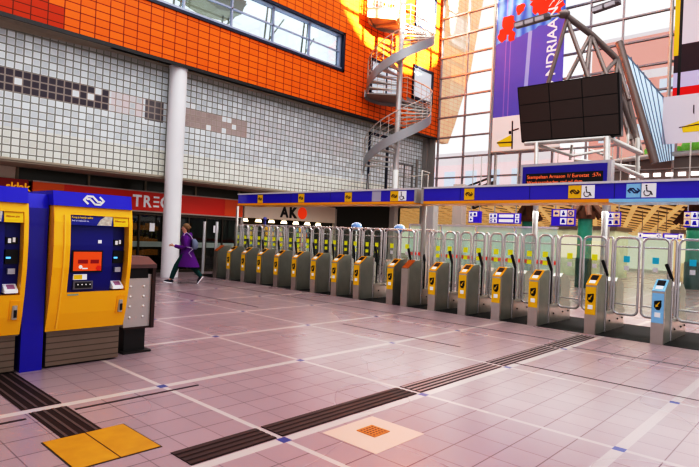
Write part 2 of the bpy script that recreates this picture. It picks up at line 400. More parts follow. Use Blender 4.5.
# roof edge of the train hall behind the curtain wall foot: arched tube + brown fascia
def arch_z(x): return 5.28-.0245*(x+4.6)**2 if x < -4.6 else 5.28-.006*(x+4.6)**2
xs = [-13.4+.5*k for k in range(40)]
b = MB(); b.tube([(x, YC-.75, arch_z(x)) for x in xs], .11, 10); struct(b.build('trim_5', GALV, smooth=True))
b = MB(); b.loft([[(x, YC-.7, arch_z(x)-.05), (x, YC-.5, arch_z(x)-.05), (x, YC-.5, 3.75), (x, YC-.7, 3.75)] for x in xs])
struct(b.build('trim_6', mat('brown_fascia', (.17, .135, .12), .5, noise=.2, nscale=1.5)))
b = MB()
for x in (-11.2, -9.6, -8, -6.5, -5.0, -3.4, -1.8): b.box(x-.04, x+.04, YC-.74, YC-.68, 3.9, arch_z(x))
b.box(-16, 6, YC-.73, YC-.66, 3.7, 3.85); b.box(-12, 6, YC-.74, YC-.68, 4.72, 4.76)
struct(b.build('trim_7', GREYSTEEL))
for k in range(9):
    x = -6.35+.42*k
    tag(MB().box(x-.12, x+.12, YC-.80, YC-.72, 4.44, 4.58).build('strip_light', mat('cool_lamp', (1, .95, .95), .4, emit=(1, .93, .92), es=1.4)),
        'small white rectangular light set in the brown fascia above the gates', 'light', 'small rectangular lights in the brown fascia')

# ------------------------------------------------------------------ train hall beyond
b = MB(); b.loft([[(-40, 24.0, 4.3), (14, 24.0, 4.3), (14, 24.0, 4.35), (-40, 24.0, 4.35)], [(-40, 47, 3.0), (14, 47, 3.0), (14, 47, 3.05), (-40, 47, 3.05)]]); struct(b.build('ceiling', mat('hall_ceiling_dark', (.10, .06, .03), .6)))
b = MB()
def lz(y): return 3.86-(y-24.4)*(1.3/23)
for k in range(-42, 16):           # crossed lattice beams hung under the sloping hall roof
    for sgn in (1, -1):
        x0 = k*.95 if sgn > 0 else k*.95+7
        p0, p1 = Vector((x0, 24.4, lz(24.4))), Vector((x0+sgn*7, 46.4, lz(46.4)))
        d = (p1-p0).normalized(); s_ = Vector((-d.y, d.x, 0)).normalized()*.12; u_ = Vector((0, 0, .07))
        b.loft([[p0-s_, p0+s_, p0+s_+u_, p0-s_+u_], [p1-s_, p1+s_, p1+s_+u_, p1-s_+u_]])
struct(b.build('trim_8', mat('lattice_gold_lit', (.66, .45, .22), .5, emit=(.85, .58, .26), es=.38)))  # lamplight on the beams put in as gold glow
b = MB(); b.box(-40, 14, 47, 47.3, 0, 3.0); b.box(-40.2, -40, 24, 47, 0, 4.3); struct(b.build('wall_back', mat('hall_back_wall', (.62, .66, .56), .7, noise=.35, nscale=.5, emit=(.8, .85, .72), es=.5)))  # glow brightens the wall in place of hall light
b = MB()
for (xa, za, xb, zb, yy) in ((-19.0, 3.4, -14.2, 4.9, 27.), (-15.5, 3.5, -11.2, 4.9, 27.)):
    b.rod((xa, yy, za), (xb, yy, zb), .10)
    for k in range(8):
        t = k/8; b.rod((xa+(xb-xa)*t, yy, za+(zb-za)*t), (xa+(xb-xa)*(t+.06), yy, za+(zb-za)*t+.32), .05)
    b.rod((xa, yy, za+.34), (xb, yy, zb+.34), .06)
struct(b.build('trim_9', mat('dark_joist', (.07, .055, .04), .6)))
# dark rubber mat strip beneath the gates
b = MB(); b.box(-17.2, 4, 10.58, 12.7, .001, .006); struct(b.build('trim_10', mat('dark_gate_mat', (.010, .008, .009), .6, spec=.25, noise=.3, nscale=5)))

# ------------------------------------------------------------------ left ground floor: shop front, sign, AKO shop, dark opening
b = MB(); b.box(XS-.12, XS-.06, -6, 18.9, 2.84, 3.26); struct(b.build('wall_transom', OLIVE))
b = MB()
for y in (5.18, 7.25, 9.20, 11.2, 13.2): b.box(XS-.07, XS+.0, y-.035, y+.035, 2.84, 3.26)
b.box(XS-.07, XS+.02, -6, 18.9, 2.86, 2.90)
struct(b.build('trim_11', mat('olive_grey_frame', (.26, .23, .16), .5)))
b = MB(); b.box(XS-.2, XS-.02, 2.5, 5.13, 2.9, 3.25).box(XS-.2, XS-.03, -6, 5.0, 0, 2.9); struct(b.build('wall_left_pier', CREAM))
# shop front glazing
SF = struct(bpy.data.objects.new('window_7', None)); COL.objects.link(SF)
b = MB(); b.box(XS-.11, XS-.09, 5, 13.35, .05, 2.2); b.build('pane', PANE_SHOP, SF)
b = MB(); b.box(XS-.15, XS-.02, 5, 13.35, 2.05, 2.2).box(XS-.15, XS-.02, 5, 13.35, 0, .10)
for y in (5.9, 7.4, 8.35, 9.05, 10.3, 11.0, 11.75, 12.5, 13.3): b.box(XS-.14, XS-.04, y-.03, y+.03, 0, 2.1)
b.build('window_frame', mat('bronze_frame', (.075, .06, .045), .4, .4), SF)
b = MB(); b.box(XS-.087, XS-.08, 5, 13.2, .92, 1.12); b.build('frosted_band', mat('frost_band', (.28, .33, .30), .5), SF)
b = MB(); b.box(-22.5, -22.4, 4, 18.9, 0, 3).box(-22.5, XS-.15, 3.9, 4, 0, 3).box(-22.5, XS-.15, 13.33, 13.4, 0, 3).box(-22.5, XS-.15, 3.9, 13.4, 2.9, 3.0)
struct(b.build('wall_shop', mat('shop_inside_dark', (.05, .036, .02), .7)))
GL = mat('glowing_shelf_goods', (.5, .3, .06), .5, emit=(.75, .42, .08), es=.35, noise=.5, nscale=6)
for k, (ya, lab) in enumerate(((6.3, 'behind the nearer window of the red-signed shop'), (8.0, 'inside the shop just beside the white column'), (10.4, 'inside the shop behind the walking person'))):
    t = thing('shop_shelf', 'dark shelf unit of gold-lit goods '+lab, 'shelf', (-20.8, ya, 0), group='shelves inside the dark shop')
    MB().box(-.25, -.2, -.7, .7, 0, 2.2).box(-.25, .25, -.7, -.66, 0, 2.2).box(-.25, .25, .66, .7, 0, 2.2).build('frame', DARK, t)
    for z in (.5, 1.0, 1.5, 1.95): MB().box(-.2, .25, -.66, .66, z-.02, z).build('shelf', DARK, t)
    for z in (.5, 1.0, 1.5):
        g_ = MB(); yy = -.62
        while yy < .55:
            w_ = random.uniform(.08, .2); g_.box(-.1, .15, yy, yy+w_, z, z+random.uniform(.15, .28)); yy += w_+.02
        o = g_.build('goods', GL, t); o['kind'] = 'stuff'
for px_, py0, py1, lab in ((153.2, 223, 231.6, 'white paper notice taped to the shop window left of the white column'), (217., 225.5, 233, 'white paper notice on the shop door right of the walking person')):
    a_, c_ = at_x(px_-2.4, py0, XS), at_x(px_+2.4, py1, XS)
    tag(MB().box(XS-.08, XS-.075, a_.y, c_.y, c_.z, a_.z).build('paper_notice', ICONW), lab, 'notice', 'paper notices on the shop front')
# red shop sign TREC
t = thing('shop_sign', 'long red shop fascia sign reading TREC in white letters', 'sign', (XS, 5.575, 2.2))
MB().box(-.05, .08, 0, 7.77, 0, .67).build('board', RED, t)
MB().box(-.05, .085, 0, 7.77, .655, .70).box(-.05, .085, 0, 7.77, -.05, 0).build('edge_trim', mat('pale_trim', (.55, .45, .4), .5), t)
MB().box(.08, .083, 0, .9, .02, .65).build('orange_panel', mat('orange_panel', (.85, .16, .01), .4), t)
MB().box(.08, .083, 6.9, 7.77, .02, .65).build('orange_end', mat('orange_end', (.80, .12, .02), .4), t)
def ly(px_): return at_x(px_, 203, XS).y-5.575
text('letter', 'T', .56, (.085, ly(131.6), .14), EY, EZ, ICONW, t, bold=.035, sx=.92); text('letter', 'R', .56, (.085, ly(141.8), .14), EY, EZ, ICONW, t, bold=.035, sx=.88)
text('letter', 'C', .56, (.085, ly(159.0), .14), EY, EZ, ICONW, t, bold=.035, sx=.92)
e0, e1 = ly(152.2), ly(158.)
MB().box(.08, .09, e0, e1, .14, .21).box(.08, .09, e0, e1, .30, .37).box(.08, .09, e0, e1, .46, .53).build('letter', ICONW, t)
t = thing('shop_sign', 'dark red fascia sign with small gold lettering, above the ticket machines', 'sign', (XS, 3.12, 2.2))
MB().box(-.05, .08, 0, 2.34, -.05, .69).build('board', DRED, t)
text('lettering', 'sklak', .32, (.085, at_x(8, 186, XS).y-3.2, .36), EY, EZ, mat('gold_letters', (.9, .5, .02), .4, emit=(.9, .5, .02), es=.3), t, bold=.03)
# AKO sign
t = thing('shop_sign', 'cream fascia sign reading AKO with a red disc for the O', 'sign', (XS, 13.43, 2.2))
MB().box(-.3, .08, 0, 5.34, 0, .75).build('board', mat('cream_board', (.70, .60, .50), .5), t)
text('letter', 'A', .62, (.085, 1.93, .13), EY, EZ, BLACK, t, bold=.04); text('letter', 'K', .62, (.085, 2.42, .13), EY, EZ, BLACK, t, bold=.05)
MB().rod((.07, 3.20, .35), (.09, 3.20, .35), .27, seg=28).build('letter', mat('red_disc', (.9, .09, .02), .4, emit=(.9, .09, .02), es=.3), t)
b = MB(); b.box(XS-.1, XS+.02, 13.3, 13.45, 0, 2.9).box(XS-.1, XS+.02, 18.78, 18.95, 0, 2.9); struct(b.build('trim_12', GREYSTEEL))
b = MB(); b.box(-22.5, XS-.3, 13.4, 18.9, 2.75, 2.85); struct(b.build('ceiling_shop', mat('shop_ceiling', (.10, .07, .05), .6)))
for k in range(7):
    tag(MB().rod((XS-.5, 13.9+.72*k, 2.05), (XS-.5, 13.9+.72*k, 2.17), .15, .10, 12).build('shop_lamp', LAMPW),
        'warm white lamp in the row hanging beneath the AKO sign', 'lamp', 'lamps beneath the cream sign')
for k in range(6):
    t = thing('magazine_rack', ('dark magazine rack full of bright covers inside the AKO shop'), 'rack', (-19.3-(k % 2)*.5, 13.95+.86*k, 0), group='magazine racks inside the AKO shop')
    MB().box(-.25, -.2, -.4, .4, 0, 1.95).box(-.25, .12, -.4, -.37, 0, 1.95).box(-.25, .12, .37, .4, 0, 1.95).box(-.25, .14, -.4, .4, 0, .2).build('frame', DARK, t)
    o = MB().prism([(-.18, .2), (.10, .2), (-.1, 1.9), (-.18, 1.9)], 'y', -.36, .36).build('magazines', M_MAGS, t); o['kind'] = 'stuff'
# black opening
b = MB(); b.box(-24, -23.9, 18.95, YC, 0, 3.3).box(-24, XS, 18.95, 19.0, 0, 3.3).box(-24, XS, 23.9, 24.0, 0, 3.3).box(-24, XS, 18.95, 24, 3.2, 3.25).box(XS-.4, XS-.3, 18.95, 24, 2.0, 3.25)
struct(b.build('wall_opening', BLACK))

# ------------------------------------------------------------------ gates
GXS = [-15.83, -15.06, -14.26, -13.44, -12.62, -11.81, -11.0, -10.18, -9.37, -8.26, -7.82, -7.03, -6.23, -5.42, -4.61, -3.50, -2.38]
GYF = 10.55
CACHE = {}
def part(name, key, fn, m, parent, loc=None, smooth=False):
    k = (name, key)
    if k not in CACHE: CACHE[k] = fn().mesh(name, m, smooth)
    o = bpy.data.objects.new(name, CACHE[k]); COL.objects.link(o); o.parent = parent
    if loc: o.location = loc
    return o
def arc(cx, cz, r, a0, a1, n=6): return [(cx+r*math.cos(a0+(a1-a0)*i/n), cz+r*math.sin(a0+(a1-a0)*i/n)) for i in range(n+1)]
def loop_pts(x0, x1, z0, z1, rt, rb):
    return arc(x1-rt, z1-rt, rt, 0, PI/2)+arc(x0+rt, z1-rt, rt, PI/2, PI)+arc(x0+rb, z0+rb, rb, PI, 1.5*PI)+arc(x1-rb, z0+rb, rb, 1.5*PI, 2*PI)
SIDE = [(0, 0), (0, .92), (.26, 1.095), (.52, 1.115), (.57, 1.08), (.57, 0)]
REAR = [(1.18, 0), (1.18, .96), (1.26, 1.03), (1.46, 1.0), (1.70, .86), (1.70, 0)]
def make_gate(x, label, kind, wl, wr):
    t = thing('ticket_gate', label, 'ticket gate', (x, GYF, 0), group='ticket gates in a row')
    h = .088
    part('console_body', 0, lambda: MB().prism(SIDE, 'x', -h+.004, h-.004), STEEL_D, t)
    front = {'yellow': YEL2, 'blue': LBLUE}.get(kind)
    part('front_post', 0, lambda: MB().box(-h, h, -.012, .03, 0, .93).box(-h-.012, -h+.02, -.008, .05, 0, .92).box(h-.02, h+.012, -.008, .05, 0, .92), STEEL, t)
    top = {'yellow': ORG2, 'blue': LBLUE, 'plain': mat('brown_orange_top', (.42, .12, .03), .35)}[kind]
    part('reader_plate', kind, lambda: MB().prism([(-.015, .925), (.27, 1.115), (.275, 1.10), (-.01, .91)], 'x', -h-.008, h+.008), top, t)
    if front:
        part('front_wrap', kind, lambda: MB().box(-h-.004, h+.004, -.018, .012, .37, .885), front, t)
        c = part('reader_screen', 0, lambda: MB().prism([(.115, 1.015), (.23, 1.092), (.235, 1.099), (.11, 1.022)], 'x', -.062, .062), BLACK, t)
        part('reader_target', 0, lambda: MB().prism([(.02, .952), (.095, 1.002), (.093, 1.010), (.016, .958)], 'x', -.055, .055), ICONW, t)
        lg = part('card_logo', 0, lambda: MB().prism([(-.055, .745), (.055, .765), (.055, .66), (.03, .60), (-.02, .60), (-.055, .645)], 'y', -.024, -.016), BLACK, t)
        part('arrow', 0, lambda: MB().prism([(.035, .745), (.02, .705), (-.002, .675), (.015, .66), (-.035, .64), (-.03, .69), (-.018, .68), (.0, .71)], 'y', -.030, -.023), YEL2, lg)
        part('white_sticker', 0, lambda: MB().box(-.045, .045, -.023, -.017, .47, .55), ICONW, t)
    part('plinth', 0, lambda: MB().box(-h-.01, h+.01, .6, 1.74, 0, .40).box(-h-.02, h+.02, .58, 1.76, .33, .36), STEEL, t)
    part('bolt', 0, lambda: MB().ball((h+.015, .8, .2), .018, seg=8).ball((h+.015, 1.3, .2), .018, seg=8).ball((h+.015, 1.6, .2), .018, seg=8), BLACK, t)
    part('rear_housing', 0, lambda: MB().prism(REAR, 'x', -h, h), STEEL, t)
    part('reader_arm', 0, lambda: MB().rod((.05, .74, 1.10), (-.07, .80, 1.37), .028, .034, 6).rod((.05, .74, .4), (.05, .74, 1.12), .018), BLACK, t)
    part('rear_edge', 0, lambda: MB().rod((-h, .575, 0), (-h, .575, 1.08), .016).rod((h, .575, 0), (h, .575, 1.08), .016), CHROME, t, smooth=True)
    part('upright', 0, lambda: MB().rod((-.045, 1.02, .40), (-.045, 1.02, 1.80), .023).rod((.045, 1.02, .40), (.045, 1.02, 1.80), .023).tube([(-.045, 1.02, 1.80), (-.02, 1.02, 1.84), (.02, 1.02, 1.84), (.045, 1.02, 1.80)], .019), CHROME, t, smooth=True)
    for side, w in ((-1, wl), (1, wr)):
        if not w: continue
        x0, x1 = (.085, .085+w)
        def frame(side=side, w=w):
            P = loop_pts(x0, x1, .33, 1.84, .10, .10); b_ = MB().tube([(side*p[0], 1.05, p[1]) for p in P], .024, 8, True)
            b_.rod((side*x0, 1.05, 1.66), (side*x1, 1.05, 1.66), .015); b_.rod((side*x0, 1.05, .53), (side*x1, 1.05, .53), .013); return b_
        d = part('gate_leaf', (side, w), frame, CHROME, t, smooth=True)
        part('pane', (side, w), lambda: MB().box(side*(x0+.01), side*(x1-.01), 1.045, 1.055, .36, 1.82), PANE_GATE, d)
        st = TEAL if (kind == 'blue' or (x == -3.5 and side > 0)) else LIME
        xm = side*(x0+w*.5)
        part('sticker', (side, w, st.name), lambda: MB().box(xm-.055, xm+.055, 1.036, 1.042, 1.36, 1.48), st, d)
        if w > .3: part('white_sticker', (side, w), lambda: MB().box(xm-.045, xm+.045, 1.036, 1.042, 1.20, 1.29), ICONW, d)
        else: part('sticker', (side, w, 'low', st.name), lambda: MB().box(xm-.05, xm+.05, 1.036, 1.042, 1.19, 1.28), st, d)
    return t
ORD = ['first', 'second', 'third', 'fourth', 'fifth', 'sixth', 'seventh', 'eighth', 'ninth']
for i, x in enumerate(GXS):
    lgap = x-GXS[i-1] if i else .8
    rgap = GXS[i+1]-x if i < 16 else 1.12
    wl = round(max(0, lgap/2-.12), 2) if lgap > .6 else 0
    wr = round(max(0, rgap/2-.12), 2) if rgap > .6 else 0
    if i == 16: L, kind = 'ticket gate with a light blue front, standing alone at the right end', 'blue'
    elif i == 0: L, kind = 'plain steel ticket gate without yellow, at the far end of the row beside the shop', 'plain'
    elif i == 10: L, kind = 'plain pale steel ticket gate with a brown-orange top in the middle of the row', 'plain'
    elif i > 10: L, kind = 'yellow-fronted steel ticket gate, %s to the left of the light blue gate' % ORD[15-i], 'yellow'
    else: L, kind = 'yellow-fronted steel ticket gate, %s to the left of the plain brown-topped middle gate' % ORD[9-i], 'yellow'
    make_gate(x, L, kind, wl, wr)
# blue domes over two gates
for px_, py_, lab in ((356.5, 226.5, 'small pale blue dome atop the gate frames, the left one under the black opening'), (399.5, 229, 'light blue dome atop the gate frames above the plain brown-topped gate')):
    p = at_y(px_, py_, 12.4)
    t = thing('dome', lab, 'dome', (p.x, p.y, p.z-.06), group='blue domes on the gate frames')
    MB().ball((0, 0, .06), .17, sz=.75, seg=16).build('cap', mat('sky_blue_dome', (.20, .34, .62), .25), t, smooth=True)
    MB().rod((0, 0, -p.z+.06), (0, 0, .0), .03).build('stem', CHROME, t)
p = at_y(265, 218, 12.6)
t = thing('figure_sign', 'tiny dark blue figure-shaped sign with an orange base standing before the AKO sign', 'sign', (p.x, p.y, 1.7))
MB().box(-.05, .05, -.02, .02, .12, .35).ball((0, 0, .42), .07, seg=10).build('figure', mat('slate_blue', (.10, .10, .35), .5), t)
MB().box(-.12, -.02, -.03, .03, 0, .16).rod((-.07, 0, -1.3), (-.07, 0, 0), .02).build('base', ORG2, t)
# glass barrier ends left of the first gate
for (x, lab) in ((-17.45, 'tall slim silver barrier post standing nearest the white column'), (-16.65, 'tall slim silver barrier post standing next to the first plain gate')):
    t = thing('barrier_post', lab, 'post', (x, 11.1, 0), group='silver barrier posts beside the shop')
    MB().rod((0, 0, 0), (0, 0, 1.93), .055, seg=14).build('post', mat('pale_silver', (.72, .72, .74), .3, .5), t, smooth=True)
    MB().rod((0, 0, 0), (0, 0, .02), .11, seg=14).build('base_plate', STEEL, t)
t = thing('barrier_screen', 'clear glass barrier screen with a white notice at the far end of the gates', 'screen', (-16.0, 11.75, 0))
MB().box(-.42, .02, -.008, .008, .2, 1.85).build('pane', PANE_GATE, t)
MB().rod((-.43, 0, 0), (-.43, 0, 1.88), .025).rod((.03, 0, 0), (.03, 0, 1.88), .025).rod((-.43, 0, 1.87), (.03, 0, 1.87), .02).build('frame', CHROME, t)
MB().box(-.3, -.12, -.014, -.009, 1.35, 1.6).build('notice', ICONW, t)
# continuous header rails over the gate backs
for xa, xb, lab in ((-15.9, -7.75, 'long thin steel rail over the left run of gates'),):
    tag(MB().rod((xa, 11.66, 1.87), (xb, 11.66, 1.87), .018).build('header_rail', CHROME), lab, 'rail')

# ------------------------------------------------------------------ canopies over the gates
def ns_logo(w, m, parent, origin, xd, ud, name='railway_logo'):
    """arrow-looped double line emblem, drawn around the origin with width w"""
    X, U = Vector(xd), Vector(ud); N_ = X.cross(U); o = Vector(origin); b_ = MB(); th = w*.10
    def bar(pts):
        pts = [Vector((p[0]*w, p[1]*w)) for p in pts]
        for p, q in zip(pts, pts[1:]):
            d = (q-p).normalized(); n_ = Vector((-d.y, d.x))*th*.5; p_ = p-d*th*.35; q_ = q+d*th*.35
            F = [o+X*v.x+U*v.y+N_*.002 for v in (p_-n_, q_-n_, q_+n_, p_+n_)]
            b_.face(F)
    bar([(-.30, -.17), (-.47, 0), (-.30, .19), (-.04, .19), (.18, -.055), (.31, -.055)])
    bar([(.30, .17), (.47, 0), (.30, -.19), (.04, -.19), (-.18, .055), (-.31, .055)])
    return b_.build(name, m, parent)
def icon_ns(parent, x, z, y, s=.26):
    o = MB().box(x-s/2, x+s/2, y-.012, y, z-s/2, z+s/2).build('yellow_sticker', YEL2, parent)
    ns_logo(s*.72, mat('dark_ink', (.05, .02, .02), .5), o, (x, y-.014, z), EX, EZ)
def icon_chair(parent, x, z, y, s=.26):
    o = MB().box(x-s/2, x+s/2, y-.012, y, z-s/2, z+s/2).build('white_sticker', ICONW, parent)
    b_ = MB(); P = arc(x-.015, z-.04, .055, PI*.75, PI*2.1, 10); b_.tube([(p[0], y-.014, p[1]) for p in P], .007, 6)
    b_.tube([(x-.03, y-.014, z+.06), (x-.02, y-.014, z-.01), (x+.04, y-.014, z-.02), (x+.065, y-.014, z-.08)], .010, 6); b_.ball((x-.032, y-.014, z+.085), .016, seg=8)
    b_.build('wheelchair_mark', BLACK, o)
def canopy(label, x0, x1, y, z0, z1, sections):
    t = thing('gate_canopy', label, 'canopy', (0, 0, 0))
    MB().box(x0, x1, y, y+.75, z0+.06, z1-.02).build('fascia', SIGNBLUE, t)
    MB().box(x0-.02, x1+.02, y-.02, y+.8, z1-.03, z1+.015).build('top_edge', mat('pale_grey_cap', (.70, .70, .72), .4), t)
    for a, c, m_ in sections: MB().box(a, c, y-.014, y+.75, z0, z0+.062).build('bottom_strip', m_, t)
    k = x0+1.0
    while k < x1: MB().box(k-.006, k+.006, y-.004, y+.001, z0+.062, z1-.03).build('panel_joint', mat('joint_navy', (.02, .012, .25), .4), t); k += 1.62
    return t
YF = 10.6
t = canopy('blue canopy with orange lower edge over the left run of gates', -14.75, -7.62, YF, 2.47, 2.84, [(-14.75, -7.62, mat('orange_strip', (.95, .42, .01), .35))])
for px_ in (260.5, 301.5, 348.5, 394.5): p = at_y(px_, 196, YF); icon_ns(t, p.x, 2.665, YF, .25)
p = at_y(402.5, 196, YF); icon_chair(t, p.x, 2.67, YF, .24)
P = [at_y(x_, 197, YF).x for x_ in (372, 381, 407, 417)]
MB().box(P[0], P[1], YF-.006, YF, 2.54, 2.80).build('glare_patch', mat('silver_glare', (.6, .58, .72), .2, .3), t)  # pale glare on the fascia painted as a thin patch
x = at_y(237.5, 210, YF+.72).x
t3 = thing('canopy_post', 'slim grey post carrying the far end of the left canopy', 'post', (x, YF+.72, 0))
MB().box(-.035, .035, -.035, .035, 0, 2.50).build('post', GALV, t3); MB().box(-.06, .06, -.06, .06, 0, .015).build('base_plate', GALV, t3)
x = at_y(423.5, 230, YF+.72).x
t3 = thing('canopy_post', 'round grey post standing between the two canopies', 'post', (x, YF+.72, 0))
MB().rod((0, 0, 0), (0, 0, 2.9), .06, seg=14).build('post', GALV, t3, smooth=True); MB().box(-.08, .08, -.08, .08, 0, .015).build('base_plate', GALV, t3)
MB().box(-7.66, -7.60, YF-.03, YF+.78, 2.5, 2.82).build('end_cap', GALV, t)
t = canopy('blue canopy over the right run of gates, orange edge turning light blue', -7.42, 1.5, YF, 2.47, 2.85, [(-7.42, at_y(609, 200, YF).x, MATS['orange_strip']), (at_y(609, 200, YF).x, 1.5, LBLUE)])
for px_ in (469.5, 575): p = at_y(px_, 192, YF); icon_ns(t, p.x, 2.675, YF, .25)
p = at_y(588, 191, YF); icon_chair(t, p.x, 2.675, YF, .25)
p = at_y(648.5, 190, YF); icon_chair(t, p.x, 2.675, YF, .25)
p = at_y(634, 190, YF); o = MB().box(p.x-.125, p.x+.125, YF-.012, YF, 2.55, 2.80).build('light_blue_sticker', LBLUE, t)
ns_logo(.2, mat('deep_ink', (.03, .03, .15), .5), o, (p.x, YF-.014, 2.675), EX, EZ)
MB().box(1.2, 1.3, YF+.64, YF+.74, 0, 2.47).build('post', GALV, t)
MB().box(-7.47, -7.40, YF-.02, YF+.78, 2.47, 2.85).build('end_cap', GALV, t)

# ------------------------------------------------------------------ floor pieces
def strip(name, label, cat, x0, x1, y0, y1, ribs, along='y', ribm=RIB, gap=(), nr=4):
    t = thing(name, label, cat, ((x0+x1)/2, (y0+y1)/2, 0)); cx, cy = (x0+x1)/2, (y0+y1)/2
    MB().box(x0-cx, x1-cx, y0-cy, y1-cy, 0.001, .004).build('slab', PAVDARK, t)
    b_ = MB()
    if along == 'y':
        for k in range(nr): xx = x0+(x1-x0)*(k+.5)/nr-cx; b_.box(xx-ribs, xx+ribs, y0-cy, y1-cy, .004, .007)
    else:
        for k in range(nr): yy = y0+(y1-y0)*(k+.5)/nr-cy; b_.box(x0-cx, x1-cx, yy-ribs, yy+ribs, .004, .007)
    b_.build('rib', ribm, t); return t
RIB_D = mat('tactile_rib_dark', (.05, .026, .026), .55); RIB_M = mat('tactile_rib_mid', (.10, .065, .065), .5)
xa, xb = -3.60, -3.315
for (y0, y1, rm, rw, lab) in ((2.09, 2.86, RIB_D, .022, 'dark tactile paving strip, the near end piece right of the ochre pad'), (2.92, 4.78, RIB_D, .022, 'dark tactile paving strip beside the orange floor drain'),
                       (4.85, 6.71, RIB, .018, 'dark ribbed tactile strip in the middle of the floor'), (6.79, 8.65, RIB, .014, 'dark ribbed tactile strip, second one out from the gates'), (8.72, 10.3, RIB, .012, 'dark ribbed tactile strip ending at the yellow gate')):
    strip('tactile_strip', lab, 'tactile paving', xa, xb, y0, y1, rw, 'y', rm)
strip('tactile_strip', 'dark tactile strip running from the ticket machines to the white line', 'tactile paving', -6.9, -5.25, 1.60, 1.925, .012, 'x', RIB_M)
strip('tactile_strip', 'dark tactile strip between the white line and the ochre pad', 'tactile paving', -5.13, -4.385, 1.62, 1.925, .012, 'x', RIB_M)
t = thing('tactile_pad', 'ochre tactile pad set in the floor at the front', 'tactile paving', (-4.065, 1.79, 0))
for k in (0, 1): MB().box(-.31, .31, -.305+.31*k, -.005+.31*k, .001, .006).build('tile', PADY, t)
MB().box(-.32, .32, -.315, .315, .0005, .003).build('edge_line', DARK, t)
t = thing('floor_drain', 'small square rusty orange drain grate in the floor', 'drain', (-2.91, 3.575, 0))
MB().box(-.10, .10, -.10, .10, .001, .006).build('plate', DRAIN, t)
b = MB()
for i in range(5):
    for j in range(5): b.box(-.07+.035*i-.009, -.07+.035*i+.009, -.07+.035*j-.009, -.07+.035*j+.009, .006, .0068)
b.build('slot', mat('drain_slot', (.10, .03, .01), .6), t)
b = MB(); b.box(-3.17+.005, -2.583, 3.22, 3.86, .0005, .0012); struct(b.build('trim_13', CREAMTILE))
SLOT = mat('dark_slot', (.028, .014, .02), .45)
b = MB()
for (x0, x1, y) in ((-13.2, -9.4, 7.40), (-6.85, -4.36, 7.39), (-3.4, 0.5, 7.06), (-16.9, -3.62, 9.35), (-3.25, 1, 8.98)): b.box(x0, x1, y-.014, y+.014, .0005, .0025)
for (y0, y1, x) in ((1.95, 3.19, -5.0), (.8, 1.56, -5.0)): b.box(x-.017, x+.017, y0, y1, .0005, .0025)
struct(b.build('trim_14', SLOT))

